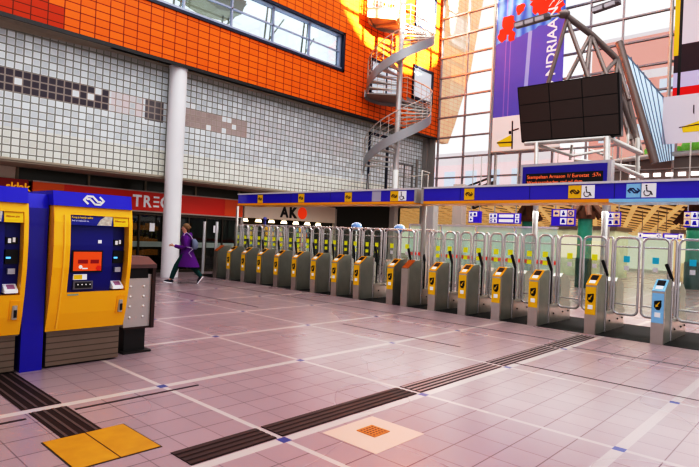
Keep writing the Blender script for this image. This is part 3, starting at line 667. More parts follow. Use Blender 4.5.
# ------------------------------------------------------------------ ticket machines
PROF = [(0.0, .42), (.06, .62), (.11, .86), (.15, 1.15), (.16, 1.40), (.145, 1.66), (.11, 1.84)]
def prof_x(z):
    for (xa_, za_), (xb_, zb_) in zip(PROF, PROF[1:]):
        if za_ <= z <= zb_: return xa_+(xb_-xa_)*(z-za_)/(zb_-za_)
    return PROF[-1][0]
def slab(y0, y1, z0, z1, back=-.7, off=0.):
    zs = [z0]+[p[1] for p in PROF if z0 < p[1] < z1]+[z1]
    return [(prof_x(z)+off, z) for z in zs]+[(back, z1), (back, z0)]
def ticket_machine(loc, label, w=.46):
    t = thing('ticket_machine', label, 'ticket machine', loc, group='yellow and blue ticket machines')
    b_ = MB()
    b_.prism(slab(0, 0, .42, .86), 'y', -w, w); b_.prism(slab(0, 0, 1.745, 1.84), 'y', -w, w)
    b_.prism(slab(0, 0, .86, 1.745), 'y', -w, -.27); b_.prism(slab(0, 0, .86, 1.745), 'y', .40, w)
    b_.build('body', YEL, t)
    # bevel of the left cheek, its highlight painted as a paler tube
    MB().tube([(prof_x(z)+.004, -.335+.0*z, z) for z in (.45, .7, .9, 1.15, 1.4, 1.6, 1.74)], .012, 6).build('cheek_highlight', mat('bevel_highlight', (1., .58, .05), .2), t, smooth=True)
    MB().prism([(-.72, .02), (-.03, .02), (-.03, .42), (-.72, .42)], 'y', -w+.03, w-.03).box(-.72, .0, -w+.01, w-.01, .405, .42).build('base', M_PLINTH, t)
    h_ = MB().prism([(-.72, 1.84), (.135, 1.84), (.10, 2.005), (-.72, 2.005)], 'y', -w-.012, w-.012).build('header', BLUE_S, t)
    ns_logo(.24, WHITE, h_, (.122, -.02, 1.922), EY, Vector((-.21, 0, 1)).normalized())
    # recessed blue panel following the curve
    pn = MB().prism(slab(0, 0, .86, 1.745, -.5, -.07), 'y', -.27, .24).prism(slab(0, 0, .86, 1.745, -.5, -.13), 'y', .24, .40).build('recess_panel', BLUE_D, t)
    bn = MB().prism(slab(0, 0, 1.63, 1.745, 0, -.012), 'y', -.27, .21).build('banner', mat('banner_blue', (.02, .025, .30), .4), t)
    xf = prof_x(1.7)-.010
    text('lettering', 'Koop je kaartje online', .036, (xf+.001, -.258, 1.708), EY, EZ, mat('yellow_ink', (.95, .7, .05), .5), bn, bold=.02, extrude=.001, sx=.72)
    text('lettering', 'Snel en makkelijk via', .028, (xf+.003, -.258, 1.672), EY, EZ, ICONW, bn, extrude=.001, sx=.8)
    b2 = MB().prism([(.02, 1.635), (.19, 1.635), (.20, 1.74), (.12, 1.745), (.06, 1.70)], 'x', xf, xf+.008).build('photo', mat('picture_beige', (.62, .58, .5), .5, noise=.5, nscale=30), bn)
    yp = MB().prism(slab(0, 0, 1.63, 1.745, 0, -.008), 'y', .215, .395).build('notice', YEL2, t)
    text('lettering', 'Alleen pin', .032, (xf+.006, .23, 1.685), EY, EZ, mat('rust_ink', (.45, .16, .02), .5), yp, extrude=.001)
    MB().box(xf-.003, xf+.004, .222, .388, 1.738, 1.741).box(xf-.003, xf+.004, .222, .388, 1.640, 1.643).build('notice_frame', mat('ochre_line', (.5, .3, .05), .5), yp)
    X1 = prof_x(1.2)-.066
    sc = MB().box(X1-.06, X1+.012, -.225, .12, 1.09, 1.34).build('screen_frame', BLACK, t)
    s2 = MB().box(X1+.012, X1+.018, -.21, .105, 1.105, 1.325).build('screen', ORANGE_GLOW, sc)
    MB().box(X1+.018, X1+.021, -.16, -.05, 1.19, 1.235).box(X1+.018, X1+.021, -.02, .075, 1.19, 1.235).build('screen_button', DRED, s2)
    MB().rod((X1+.018, .075, 1.135), (X1+.022, .075, 1.135), .032).build('round_button', RED, s2)
    MB().ball((X1+.02, -.13, 1.15), .022, .2, 1, 1, 8).box(X1+.018, X1+.021, -.11, -.05, 1.125, 1.14).build('screen_icon', ICONW, s2)
    X2 = prof_x(1.05)-.066
    st = MB().box(X2-.02, X2+.014, -.195, -.045, 1.0, 1.065).build('sticker', ICONW, t)
    MB().box(X2+.014, X2+.016, -.19, -.10, 1.008, 1.058).build('sticker_band', YEL2, st)
    X3 = prof_x(.93)-.066
    sl = MB().box(X3-.02, X3+.02, -.19, .03, .89, .985).build('coin_unit', mat('coin_grey', (.20, .19, .22), .35, .5), t)
    MB().box(X3+.02, X3+.024, -.17, .01, .905, .97).build('coin_slot', BLACK, sl)
    for k in range(4): MB().rod((X3+.02, -.14+.045*k, .945), (X3+.03, -.14+.045*k, .945), .008).build('coin_button', ICONW, sl)
    MB().box(prof_x(1.44)-.075, prof_x(1.44)-.06, .06, .10, 1.425, 1.465).build('small_label', ICONW, t)
    # right column: slots and reader
    X4 = prof_x(1.3)-.128
    MB().box(X4, X4+.02, .265, .375, 1.40, 1.47).build('card_slot', BLACK, t)
    MB().box(X4+.02, X4+.03, .28, .31, 1.41, 1.46).box(X4+.02, X4+.03, .325, .35, 1.42, 1.47).build('slot_light', ICONW, t)
    kp = MB().box(X4, X4+.035, .26, .38, 1.19, 1.34).build('card_reader', BLACK, t)
    MB().box(X4+.035, X4+.04, .265, .31, 1.245, 1.265).build('reader_light', mat('cyan_light', (.1, .5, .9), .4, emit=(.2, .6, 1), es=.8), kp)
    MB().box(X4-.01, X4+.03, .29, .36, 1.08, 1.14).build('contactless_reader', mat('pale_key_grey', (.5, .5, .56), .4), t)
    tr = MB().prism([(prof_x(.93)-.13, .88), (prof_x(.93)-.02, .88), (prof_x(.93)-.02, .91), (prof_x(.93)-.13, .975)], 'y', .26, .385).build('keypad', ICONW, t)
    MB().prism([(prof_x(.93)-.04, .924), (prof_x(.93)-.10, .960), (prof_x(.93)-.10, .965), (prof_x(.93)-.04, .929)], 'y', .29, .36).build('keypad_keys', mat('mauve_key', (.45, .2, .35), .5), tr)
    # receipt outlet
    rc = MB().prism([(prof_x(.69)-.06, .58), (prof_x(.58)+.012, .585), (prof_x(.78)+.010, .80), (prof_x(.8)-.06, .80)], 'y', .315, .415).build('outlet_surround', ORG2, t)
    xo_ = prof_x(.68)+.015
    MB().tube([(xo_-.012+.1*(z-.68), .365, z) for z in (.60, .64, .68, .72, .75)], .028, 10).build('outlet', GALV, rc, smooth=True)
    MB().box(xo_+.015, xo_+.02, .35, .38, .62, .70).build('outlet_slot', BLACK, rc)
    MB().box(prof_x(.83)+.001, prof_x(.83)+.004, -.26, -.14, .825, .845).build('serial_label', mat('olive_label', (.35, .4, .3), .5), t)
    return t
XM = -6.58
ticket_machine((XM, 2.645, 0), 'yellow and blue ticket machine with a plinth, beside the grey bin', w=.445)
ticket_machine((XM, 1.505, 0), 'yellow and blue ticket machine cut off by the left picture edge', w=.445)
t = thing('divider_panel', 'tall plain royal blue panel between the two ticket machines', 'panel', (XM, 2.078, 0))
MB().box(-.70, .005, -.114, .109, 0, 1.80).build('panel', BLUE, t)
MB().prism([(-.7, 1.80), (.0, 1.80), (-.06, 1.96), (-.7, 1.97)], 'y', -.114, .109).build('cap', BLUE_S, t)

# grey bin beside the machine
t = thing('litter_bin', 'grey studded metal litter bin with a brown lid, next to the ticket machine', 'bin', (-6.80, 3.355, 0))
MB().box(-.50, 0, -.16, .20, .33, 1.02).build('body', mat('grey_bin_metal', (.50, .46, .45), .4, .4), t, bevel=.004)
MB().box(-.52, .03, .20, .245, .31, 1.13).build('side_post', mat('dark_maroon_steel', (.055, .028, .026), .4), t)
MB().prism([(-.54, 1.10), (.04, 1.10), (.04, 1.15), (-.2, 1.24), (-.54, 1.24)], 'y', -.20, .25).build('lid', mat('maroon_lid', (.13, .075, .075), .3), t)
MB().box(-.35, .004, -.14, .15, .97, 1.09).build('opening', BLACK, t)
MB().box(-.46, -.04, -.12, .16, .02, .33).box(-.5, .05, -.16, .21, 0, .025).build('base', DARK, t)
MB().box(-.5, .012, -.16, .24, .31, .335).build('bottom_rail', MATS['dark_maroon_steel'], t)
for z in (.46, .60, .73, .86):
    for y in (-.08, .0999): MB().ball((.0, y, z), .018, .6, 1, 1, 8).build('stud', mat('stud_silver', (.7, .68, .68), .3, .6), t, smooth=True)

# ------------------------------------------------------------------ spiral stair
SCX, SCY = -14.72, 18.85
t = thing('spiral_stair', 'galvanised steel spiral staircase winding up in front of the orange wall', 'staircase', (SCX, SCY, 0))
LEFT = Vector((-.789, -.615, 0)); FRONT = Vector((.615, -.789, 0)); R_ = 1.42; ZB = 4.55; RISE = 3.4; SW = math.radians(255); NTR = 17
def sp(th, r, z): v = LEFT*math.cos(th)+FRONT*math.sin(th); return (v.x*r, v.y*r, z)
MB().rod((0, 0, 3.36), (0, 0, 16), .125, seg=20).build('pole', mat('pale_galvanised', (.66, .65, .64), .4, .4), t, smooth=True)
STR = mat('stringer_grey', (.36, .36, .37), .4, .3)
for f in range(2):
    zf = ZB+RISE*f
    sz = lambda th: zf+RISE*th/SW
    for k in range(NTR):
        th0, th1 = SW*k/NTR, SW*(k+1.15)/NTR; z = zf+RISE*(k+1)/NTR
        if k == NTR-1: continue
        MB().loft([[sp(th0, .1, z), sp(th1, .1, z), sp(th1, .1, z-.05), sp(th0, .1, z-.05)], [sp(th0, R_, z), sp(th1, R_, z), sp(th1, R_, z-.05), sp(th0, R_, z-.05)]]).build('tread', GALV, t)
    ths = [SW*i/60 for i in range(61)]
    MB().loft([[sp(th, R_-.02, sz(th)-.16), sp(th, R_+.03, sz(th)-.16), sp(th, R_+.03, sz(th)+.26), sp(th, R_-.02, sz(th)+.26)] for th in ths]).build('stringer', STR, t)
    full = ths+[SW+(2*PI-SW)*i/16 for i in range(1, 17)]
    zz_ = lambda th: sz(min(th, SW))
    for (dz, rr, nm) in ((1.15, .026, 'handrail'), (.92, .012, 'mid_rail'), (.70, .012, 'mid_rail'), (.48, .012, 'mid_rail')):
        MB().tube([sp(th, R_+.01, zz_(th)+dz) for th in full], rr, 6).build(nm, GALV, t, smooth=True)
    for k in range(0, NTR+7, 1):
        th = SW*k/NTR; MB().rod(sp(th, R_+.01, zz_(th)+.1), sp(th, R_+.01, zz_(th)+1.15), .013, seg=6).build('baluster', GALV, t)
    zt = ZB+RISE*(f+1)
    rim = [sp(a, R_+.06, 0) for a in [SW+(2*PI+.12-SW)*i/14 for i in range(15)]]
    poly = [(0, 0)]+[(p[0], p[1]) for p in rim]
    MB().prism(poly, 'z', zt-.06, zt).build('landing', GREYSTEEL, t)
    MB().loft([[(p[0], p[1], zt-.20), (p[0]*1.03, p[1]*1.03, zt-.20), (p[0]*1.03, p[1]*1.03, zt+.10), (p[0], p[1], zt+.10)] for p in rim]).build('landing_edge', STR, t)
    q0, q1 = sp(SW+.5, 1.3, 0), sp(SW+1.2, 1.3, 0)
# caged top landing
zt = ZB+2*RISE
b = MB(); b2 = MB()
corn = [sp(-.62, 1.62, 0), sp(.22, 1.55, 0), sp(.30, .30, 0), sp(-1.2, .5, 0)]
for (p, q) in zip(corn, corn[1:]+corn[:1]):
    p, q = Vector(p), Vector(q)
    for k in range(9): v = p.lerp(q, k/8); b.rod(v+EZ*zt, v+EZ*(zt+2.1), .02, seg=6)
    for z in (.30, .62, .94, 1.26, 1.6, 2.1): b.rod(p+EZ*(zt+z), q+EZ*(zt+z), .02, seg=6)
    d = (q-p).normalized(); s_ = Vector((-d.y, d.x, 0))*.03
    b2.loft([[p-s_+EZ*(zt-.16), p+s_+EZ*(zt-.16), p+s_+EZ*(zt+.26), p-s_+EZ*(zt+.26)], [q-s_+EZ*(zt-.16), q+s_+EZ*(zt-.16), q+s_+EZ*(zt+.26), q-s_+EZ*(zt+.26)]])
b.build('cage', WHITE, t); b2.build('kick_plate', mat('gold_lit_plate', (.80, .55, .28), .45), t)
# foot landing on the canopy roof level
MB().box(-1.6, 1.4, -1.4, 1.2, 3.30, 3.40).build('foot_platform', GREYSTEEL, t)
b = MB()
for th in (-.6, .1, 2.4, 3.4, 4.6): p = sp(th, 1.5, 3.4); b.rod(p, (p[0], p[1], 4.5), .02, seg=6)
b.tube([sp(th, 1.5, 4.5) for th in (2.4, 3.0, 3.4, 4.0, 4.6)], .018, 6); b.build('foot_rail', GALV, t)
MB().box(-.14, .14, -.14, .14, 0, 3.32).build('support_post', GREYSTEEL, t)

# ------------------------------------------------------------------ banners
YB = 23.0
ZTOP = 13.35
x0, x1 = -12.36, -9.17
n = NT('banner_sky')
k = n.m('SINE', n.m('ADD', n.m('MULTIPLY', n.x, 14.), n.m('MULTIPLY', n.noise(1.5), 4.)))
c_ = n.mix(n.m('MULTIPLY_ADD', k, .35, .45), (.03, .10, .52), (.22, .48, .85))
bl = n.mix(n.noise(.8), (.10, .095, .42), (.13, .115, .46))
up_ = n.m('GREATER_THAN', n.m('ADD', n.z, n.m('MULTIPLY', n.noise(2.0), .5)), n.m('MULTIPLY_ADD', n.m('ADD', n.x, 12.36), .18, 11.05))
c_ = n.mix(up_, bl, c_)
pale = n.m('LESS_THAN', n.m('ABSOLUTE', n.m('SUBTRACT', n.x, n.m('MULTIPLY_ADD', n.z, .04, -11.15))), .09)
c_ = n.mix(n.m('MULTIPLY', n.m('MULTIPLY', pale, n.m('SUBTRACT', 1., up_)), .55), c_, (.42, .55, .80))
pk = n.m('LESS_THAN', n.edge(n.x, -11.85, .22), .022)
c_ = n.mix(n.m('MULTIPLY', n.m('MULTIPLY', pk, n.inr(n.x, -12.0, -11.5)), .4), c_, (.5, .25, .55))
n.out(c_); n.out(c_, 'Emission Color'); n.b.inputs['Emission Strength'].default_value = .18; n.b.inputs['Roughness'].default_value = .6
t = thing('hanging_banner', 'tall blue and red hanging banner with vertical white lettering and a pale foot', 'banner', (0, YB, 0))
MB().box(x0, x1, -.01, .01, 7.41, ZTOP).build('cloth', n.M, t)
ft = MB().box(x0, x1, -.01, .01, 5.82, 7.41).build('foot_cloth', mat('blush_cloth', (.88, .72, .68), .7, emit=(.9, .75, .72), es=.12), t)
MB().rod((x0, 0, 5.80), (x1, 0, 5.80), .05).build('bottom_bar', GALV, t)
random.seed(11)
b = MB()
def blob(cx, cz, r, yy, n_=14, jag=.5):
    P = []
    for i in range(n_): a = 2*PI*i/n_; q = r*(1-jag*random.random()); P.append((cx+q*math.cos(a)*.9, cz+q*math.sin(a)))
    b.prism(P, 'y', yy-.004, yy)
for (cx, cz, r) in ((-11.75, 11.65, .55), (-12.0, 11.2, .35), (-11.6, 11.1, .3), (-10.4, 12.3, .55), (-9.8, 12.3, .7), (-9.55, 11.9, .55), (-10.15, 11.9, .35), (-9.75, 12.8, .6), (-10.6, 12.7, .3), (-11.2, 12.2, .3)):
    blob(max(cx, x0+r*.9), cz, r if cx < -9.8 else min(r, (x1-cx)/.9), -.012-.001*random.random())
b.build('red_shape', mat('scarlet_print', (.85, .05, .015), .6, emit=(.9, .05, .01), es=.15), t)
b = MB()
for k in range(9): a = random.uniform(.2, 1.2); px0, pz0 = random.uniform(-10.3, -9.6), random.uniform(11.9, 12.5); b.rod((px0, -.02, pz0), (px0+.35*math.cos(a), -.02, pz0+.35*math.sin(a)), .02, seg=5)
b.build('white_stroke', ICONW, t)
pN0, pN1 = at_y(552.5, 80.5, YB), at_y(557, 18, YB)
text('lettering', 'MO', .60, (-9.50, -.022, 7.78), EZ, -EX, ICONW, t, bold=.012)
text('lettering', 'NDRIAAN', .60, (-9.50, -.022, 8.92), EZ, -EX, ICONW, t, bold=.012, sx=1.12)
# printed little yellow boat shape
p = lambda a, c: (lambda v: (v.x, v.z))(at_y(a, c, YB))
MB().prism([p(497, 142.5), p(511, 135), p(512, 146.5), p(500, 147)], 'y', -.018, -.011).build('yellow_print', mat('print_yellow', (.90, .62, .02), .6), ft)
MB().prism([p(497, 142.6), p(513, 141.5), p(513, 142.6), p(497, 143.6)], 'y', -.024, -.019).prism([p(512, 121), p(513.3, 121), p(512.8, 149), p(511.6, 149)], 'y', -.024, -.019).prism([p(509, 131), p(511.5, 131), p(511.5, 134), p(509, 134)], 'y', -.024, -.019).prism([p(513, 130), p(519, 128), p(519, 129.3), p(513, 131.3)], 'y', -.024, -.019).build('dark_print', DARK, ft)

t = thing('hanging_banner', 'hanging banner of plain colour blocks with a yellow side strip, at the right edge', 'banner', (0, YB, 0))
x0 = -5.0; x1 = -2.2
zz = [at_y(690, v, YB).z for v in (42.5, 74, 90, 94)]
z_a, z_b, z_c, z_d = at_y(690, 43, YB).z, at_y(690, 71, YB).z, at_y(690, 86, YB).z, at_y(690, 94, YB).z
BW = mat('banner_mauve_white', (.72, .66, .72), .7)
MB().box(x0, x1, -.01, .01, z_a, ZTOP).build('white_block', BW, t)
MB().box(x0, x1, -.01, .01, z_b, z_a).build('dark_block', mat('aubergine_block', (.05, .028, .035), .7), t)
MB().box(x0, x1, -.01, .01, z_c, z_b).build('pale_block', mat('lilac_block', (.58, .55, .78), .7), t)
MB().box(x0, x1, -.01, .01, z_d, z_c).build('red_block', mat('red_block', (.80, .01, .012), .7), t)
f2 = MB().box(x0-.3, x1, -.01, .01, 5.60, z_d).build('foot_cloth', BW, t)
MB().box(x0-.02, x0+.14, -.014, .014, at_y(676, 56, YB).z, ZTOP).build('yellow_strip', mat('strip_yellow', (.85, .55, .01), .6), t)
MB().box(x0+.14, x0+.24, -.013, .013, z_d, ZTOP).build('black_strip', BLACK, t)
MB().prism([p(682, 127), p(699, 121), p(712, 124), p(712, 130), p(683, 132.5)], 'y', -.018, -.011).build('yellow_print', MATS['print_yellow'], f2)
MB().prism([p(679, 127.3), p(712, 121.5), p(712, 122.8), p(679, 128)], 'y', -.024, -.019).prism([p(693.5, 105), p(694.5, 105), p(694.3, 114), p(693.3, 113)], 'y', -.024, -.019).build('dark_print', DARK, f2)

# ------------------------------------------------------------------ video wall, truss, LED board
YV = 14.0
c00, c10, c11, c01 = at_y(518, 88, YV), at_y(617.5, 73, YV-.05), at_y(619.5, 134, YV-.12), at_y(522, 141, YV-.07)
t = thing('video_wall', 'large switched-off video wall of nine dark screens hung above the gates', 'screen', c00.lerp(c11, .5))
O = c00.lerp(c11, .5)
def vw(u, v, d=0.): q = c00.lerp(c10, u).lerp(c01.lerp(c11, u), v); return q-O+Vector((0, d, 0))
for i in range(3):
    for j in range(3):
        u0, u1, v0, v1 = i/3+.004, (i+1)/3-.004, j/3+.006, (j+1)/3-.006
        s_ = MB().loft([[vw(u0, v0), vw(u1, v0), vw(u1, v1), vw(u0, v1)], [vw(u0, v0, .12), vw(u1, v0, .12), vw(u1, v1, .12), vw(u0, v1, .12)]]).build('screen_panel', SCREEN, t)
MB().loft([[vw(-.01, -.015, .02), vw(1.012, -.015, .02), vw(1.012, 1.02, .02), vw(-.01, 1.02, .02)], [vw(-.01, -.015, .22), vw(1.012, -.015, .22), vw(1.012, 1.02, .22), vw(-.01, 1.02, .22)]]).build('cabinet', SCREENB, t)
t = thing('roof_truss', 'brown-grey tubular triangular truss rising behind the video wall', 'truss', (0, 0, 0))
A0 = at_y(564, 14, 14.9); Mm = at_y(592, 35, 15.6); B0 = at_y(617, 59, 16.2); C0 = at_y(641, 155, 16.4)
MB().rod(A0, Mm, .085).rod(Mm, B0, .085).rod(B0, C0, .075).ball(A0, .13, 1.3, 1, .9).build('top_chord', BROWNSTEEL, t, smooth=True)
web = [((567, 20), (548, 84)), ((568, 22), (589, 80)), ((590, 36), (566, 82)), ((591, 37), (585, 80)), ((592, 37), (607, 76)), ((616, 60), (600, 78)), ((617, 62), (629, 100)), ((617, 60), (612, 120)), ((629, 100), (640, 148)), ((620, 75), (634, 150)), ((619, 100), (630, 140))]
for (pa, pb) in web:
    MB().rod(at_y(*pa, 15.0+max(0, (pa[0]-567))*.024), at_y(*pb, 14.75+max(0, (pb[0]-590))*.03), .058, seg=10).build('web_tube', BROWNSTEEL, t, smooth=True)
MB().rod(at_y(546, 92, 14.6), at_y(616, 84, 14.6), .08).rod(at_y(616, 84, 14.6), at_y(640, 150, 15.6), .06).build('bottom_chord', BROWNSTEEL, t, smooth=True)
# support frame under the screen
t = thing('support_frame', 'grey steel frame of posts and beams carrying the video wall over the canopy', 'frame', (0, 0, 0))
YL = 12.4
def beam(pa, pb, ya, yb, r, nm='beam'): MB().rod(at_y(*pa, ya), at_y(*pb, yb), r, seg=10).build(nm, GALV, t, smooth=True)
beam((525, 144), (609, 138), 13.9, 13.9, .06); beam((608, 138), (640, 153), 13.9, 15.2, .07); beam((536.5, 143), (536, 178), 13.8, 13.4, .055, 'post'); beam((607, 138), (606.5, 180), 13.8, 13.4, .075, 'post')
beam((537, 145), (572, 156), 13.9, 14.6, .045); beam((572, 145), (570, 160), 14.6, 14.6, .04); beam((612, 164), (642, 177), 13.2, 14.6, .06); beam((637.5, 138), (637.5, 182), 15.2, 15.2, .05, 'post'); beam((572, 156), (606, 150), 14.6, 15.4, .04); beam((575, 160), (640, 168), 15.4, 15.4, .05); beam((590, 150), (612, 158), 15.4, 15.4, .035)
beam((628, 128), (628, 150), 15.2, 15.2, .03)
for xx in (at_y(537, 180, 13.4).x, at_y(606.5, 180, 13.4).x): MB().rod((xx, 13.4, 0), (xx, 13.4, 3.2), .07, seg=10).build('post', GALV, t, smooth=True)
# LED board
t = thing('led_board', 'blue-framed dot-matrix information board with orange running text', 'display', (0, YL, 0))
L0, L1, Lz0, Lz1 = at_y(520.5, 175, YL).x, at_y(611, 175, YL).x, 2.95, at_y(565, 162, YL).z
MB().box(L0, L1, 0, .22, Lz0, Lz1).build('cabinet', mat('silver_cabinet', (.55, .53, .54), .4, .3), t)
MB().box(L0+.06, L1-.08, -.012, .01, Lz0+.02, Lz1-.07).build('blue_frame', mat('board_blue', (.04, .025, .36), .35), t)
D1 = Lz1-.24
dp = MB().box(L0+.15, L1-.16, -.018, -.01, Lz0+.02, D1).build('display', mat('display_black', (.016, .014, .014), .4), t)
text('lettering', 'Stempelaan Arnason 1/ Eurostat  :57n', .118, (L0+.18, -.022, D1-.12), EX, EZ, LEDT, dp, bold=.0, sx=.93, extrude=.001)
text('lettering', 'Werkzaamheden rnd vd dam.', .118, (L0+.18, -.022, D1-.25), EX, EZ, LEDT, dp, sx=.93, extrude=.001)
# floodlights on the truss tip and above
def flood(px_, py_, Y, label, n_, tilt):
    p_ = at_y(px_, py_, Y); t = thing('floodlight', label, 'light', p_, group='floodlights high in the hall')
    W_2 = .5 if n_ == 3 else .36
    MB().box(-W_2, W_2, -.12, .12, -.06, .06, Matrix.Rotation(tilt, 4, 'Y')).build('housing', mat('lamp_housing', (.20, .18, .19), .4, .4), t)
    for k in range(n_): MB().box(-W_2*.9+W_2*1.8*k/n_, -W_2*.9+W_2*1.8*(k+.8)/n_, -.16, -.10, -.10, .0, Matrix.Rotation(tilt, 4, 'Y')).build('lamp_head', mat('lamp_grey', (.5, .48, .5), .35), t)
    return t
t = flood(532, 21, 14.6, 'grey floodlight bar on an arm at the truss tip, before the blue banner', 3, -.05)
MB().rod((.5, 0, 0), A0-Vector(t.location), .035).build('arm', BROWNSTEEL, t)
t = flood(606, 6, 15.5, 'small grey floodlight hanging near the top edge right of the truss', 2, -.12)
MB().rod((.2, 0, 0), (.2, 0, 3), .025).build('hanger', GALV, t)
# leaning tube and striped lean-to glazing right of the truss
t = thing('sloping_glazing', 'sloping lean-to glazing with dark ribs and a heavy tube edge, right of the truss', 'glazing', (0, 0, 0))
YG = 22.2
Pa, Pb = at_y(619, 42, YG), at_y(655, 163, YG); Pc = at_y(672, 163, YG+1.2)
MB().rod(Pa, Pb, .14, seg=14).build('edge_tube', BROWNSTEEL, t, smooth=True)
V = [Pa, at_y(627, 55, YG+.9), at_y(676, 112, YG+1.2), at_y(674, 160, YG+1.2), Pb]
b = MB(); b.face(V); b.build('pane', mat('pale_sky_panel', (.55, .70, .82), .2, emit=(.75, .88, 1), es=.35), t)
b = MB()
for k in range(1, 9):
    f_ = k/9; lo = Pb.lerp(V[3], f_); top_ = Pa.lerp(V[2], f_)+Vector((0, -.03, .25*(1-f_)*0))
    b.rod(lo+Vector((0, -.04, 0)), top_+Vector((0, -.04, 0)), .022, seg=6)
b.rod(V[1], V[2], .03); b.build('rib', mat('slate_rib', (.20, .24, .30), .4), t)

# ------------------------------------------------------------------ signs in the train hall
def pict(parent, x, z, s, m_, kind, y=-.07):
    o = MB().box(x-s/2, x+s/2, y-.01, y, z-s/2, z+s/2).build('icon_field', m_, parent)
    b_ = MB(); k = s*.3; yy = y-.016
    if kind == 0: b_.prism([(x-k, z), (x, z+k), (x, z+k*.35), (x+k, z+k*.35), (x+k, z-k*.35), (x, z-k*.35), (x, z-k)], 'y', yy, yy+.005)
    elif kind == 1: b_.box(x-k*.7, x+k*.7, yy, yy+.005, z-k, z+k*.2).ball((x, yy, z+k*.7), k*.45, 1, .1, 1, 8)
    elif kind == 2: b_.tube([(x+k*math.cos(a), yy, z+k*math.sin(a)) for a in [2*PI*i/12 for i in range(12)]], k*.25, 5, True)
    else: b_.prism([(x-k, z-k), (x+k, z-k), (x+k*.6, z+k), (x-k*.6, z+k)], 'y', yy, yy+.005)
    b_.build('pictogram', BLUE, o); return o
def hall_sign(pl, pr, pt, pb, Y, label, cells, bars=()):
    a_, c_ = at_y(pl, (pt+pb)/2, Y), at_y(pr, (pt+pb)/2, Y); zt_, zb_ = at_y((pl+pr)/2, pt, Y).z, at_y((pl+pr)/2, pb, Y).z
    w_, h_ = c_.x-a_.x, zt_-zb_
    t = thing('direction_sign', label, 'sign', (a_.x, Y, zb_), group='blue direction signs beyond the gates')
    MB().box(0, w_, -.06, .06, 0, h_).build('board', mat('sign_violet_blue', (.05, .02, .42), .35, emit=(.05, .02, .5), es=.25), t)
    for hx in (.15, .85): MB().rod((w_*hx, 0, h_), (w_*hx, 0, h_+(4.6-zt_ if zt_ < 4.4 else .3)), .02, seg=6).build('hanger', GREYSTEEL, t)
    for (u, v, s_, mm, kd) in cells: pict(t, u*w_, v*h_, s_*h_, mm, kd, -.06)
    for (u0, u1, v0, v1) in bars: MB().box(u0*w_, u1*w_, -.07, -.06, v0*h_, v1*h_).build('text_bar', ICONW, t)
W_, P_ = ICONW, PEACH
hall_sign(469.5, 481, 211.3, 222.8, 17., 'small square blue sign with pictograms on its left half, near the gap between canopies', [(.22, .72, .4, W_, 1), (.22, .28, .4, W_, 0), (.55, .74, .4, W_, 3)])
hall_sign(490, 520.5, 213.3, 223.6, 17., 'wide blue sign with two white text bars between pictograms', [(.07, .74, .42, W_, 1), (.07, .27, .42, W_, 2), (.20, .74, .42, W_, 3), (.20, .27, .42, W_, 1), (.92, .74, .42, W_, 0), (.92, .27, .42, W_, 1)], [(.33, .80, .58, .88), (.33, .80, .12, .42)])
hall_sign(552, 575.3, 209.3, 226, 17., 'blue sign with five pale pictogram squares between the two green columns', [(.22, .75, .38, P_, 0), (.53, .75, .38, W_, 1), (.84, .75, .38, P_, 2), (.53, .28, .38, W_, 3), (.84, .28, .38, P_, 0)])
hall_sign(608, 620.5, 212, 226.5, 17., 'narrow blue sign with two white pictograms and a peach arrow, right of the green columns', [(.25, .74, .38, W_, 1), (.25, .28, .38, W_, 3), (.74, .74, .40, P_, 0), (.74, .30, .40, P_, 3)])
hall_sign(684.5, 706, 211.5, 227.5, 17., 'blue sign with a peach arrow panel at the right picture edge', [(.16, .74, .4, P_, 0), (.16, .30, .4, P_, 3), (.50, .75, .42, W_, 1), (.50, .27, .42, W_, 3), (.80, .75, .42, W_, 2)])
hall_sign(638.5, 661, 233, 238.5, 30., 'small far blue sign with white text, the left of the low pair', [(.1, .5, .8, W_, 1), (.92, .5, .8, W_, 2)], [(.2, .8, .25, .75)])
hall_sign(663, 683, 233.5, 239, 30., 'small far blue sign with white text, the right of the low pair', [(.92, .5, .8, W_, 1)], [(.1, .75, .25, .75)])
# green columns with brown tree-like capitals
def tree_column(px_, Y, r, label):
    x = at_y(px_, 240, Y).x
    t = thing('green_column', label, 'column', (x, Y, 0), group='green columns of the train hall')
    MB().rod((0, 0, 0), (0, 0, 2.75), r, seg=20).build('shaft', GREEN, t, smooth=True)
    MB().rod((0, 0, 0), (0, 0, 1.15), r+.03, seg=20).build('base_sleeve', mat('dark_green_sleeve', (.006, .05, .04), .3), t, smooth=True)
    b_ = MB(); b_.rod((0, 0, 2.70), (0, 0, 3.0), r*1.25, r*1.6, 12); b_.rod((0, 0, 3.0), (0, 0, 3.9), r*1.1, r*.8, 12)
    for k in range(6):
        a = 2*PI*k/6; b_.rod((math.cos(a)*r*.6, math.sin(a)*r*.6, 3.45), (math.cos(a)*r*2.5, math.sin(a)*r*2.5, 2.78), .16, .10, 8)
    b_.build('capital', BROWN, t, smooth=True)
tree_column(584.5, 22.0, .27, 'green glazed column with a brown branching capital, right of the pictogram sign')
tree_column(527, 25.4, .27, 'green glazed column with a brown branching capital, left of the pictogram sign')
tree_column(694, 27., .3, 'green column at the right picture edge beyond the gates')
t = thing('steel_column', 'plain dark grey steel column right of the green columns', 'column', (at_y(605, 240, 19).x, 19, 0))
MB().rod((0, 0, 0), (0, 0, 4.0), .13, seg=14).build('shaft', GREYSTEEL, t); MB().box(-.2, .2, -.2, .2, 0, .03).build('base_plate', GREYSTEEL, t)
t = thing('steel_column', 'tall grey square steel column behind the gap between the canopies', 'column', (at_y(430, 240, 15).x, 15, 0))
MB().box(-.18, .18, -.15, .15, 0, 3.3).build('shaft', mat('pale_grey_steel', (.5, .48, .45), .45, .2), t); MB().box(-.25, .25, -.22, .22, 0, .03).build('base_plate', GREYSTEEL, t)
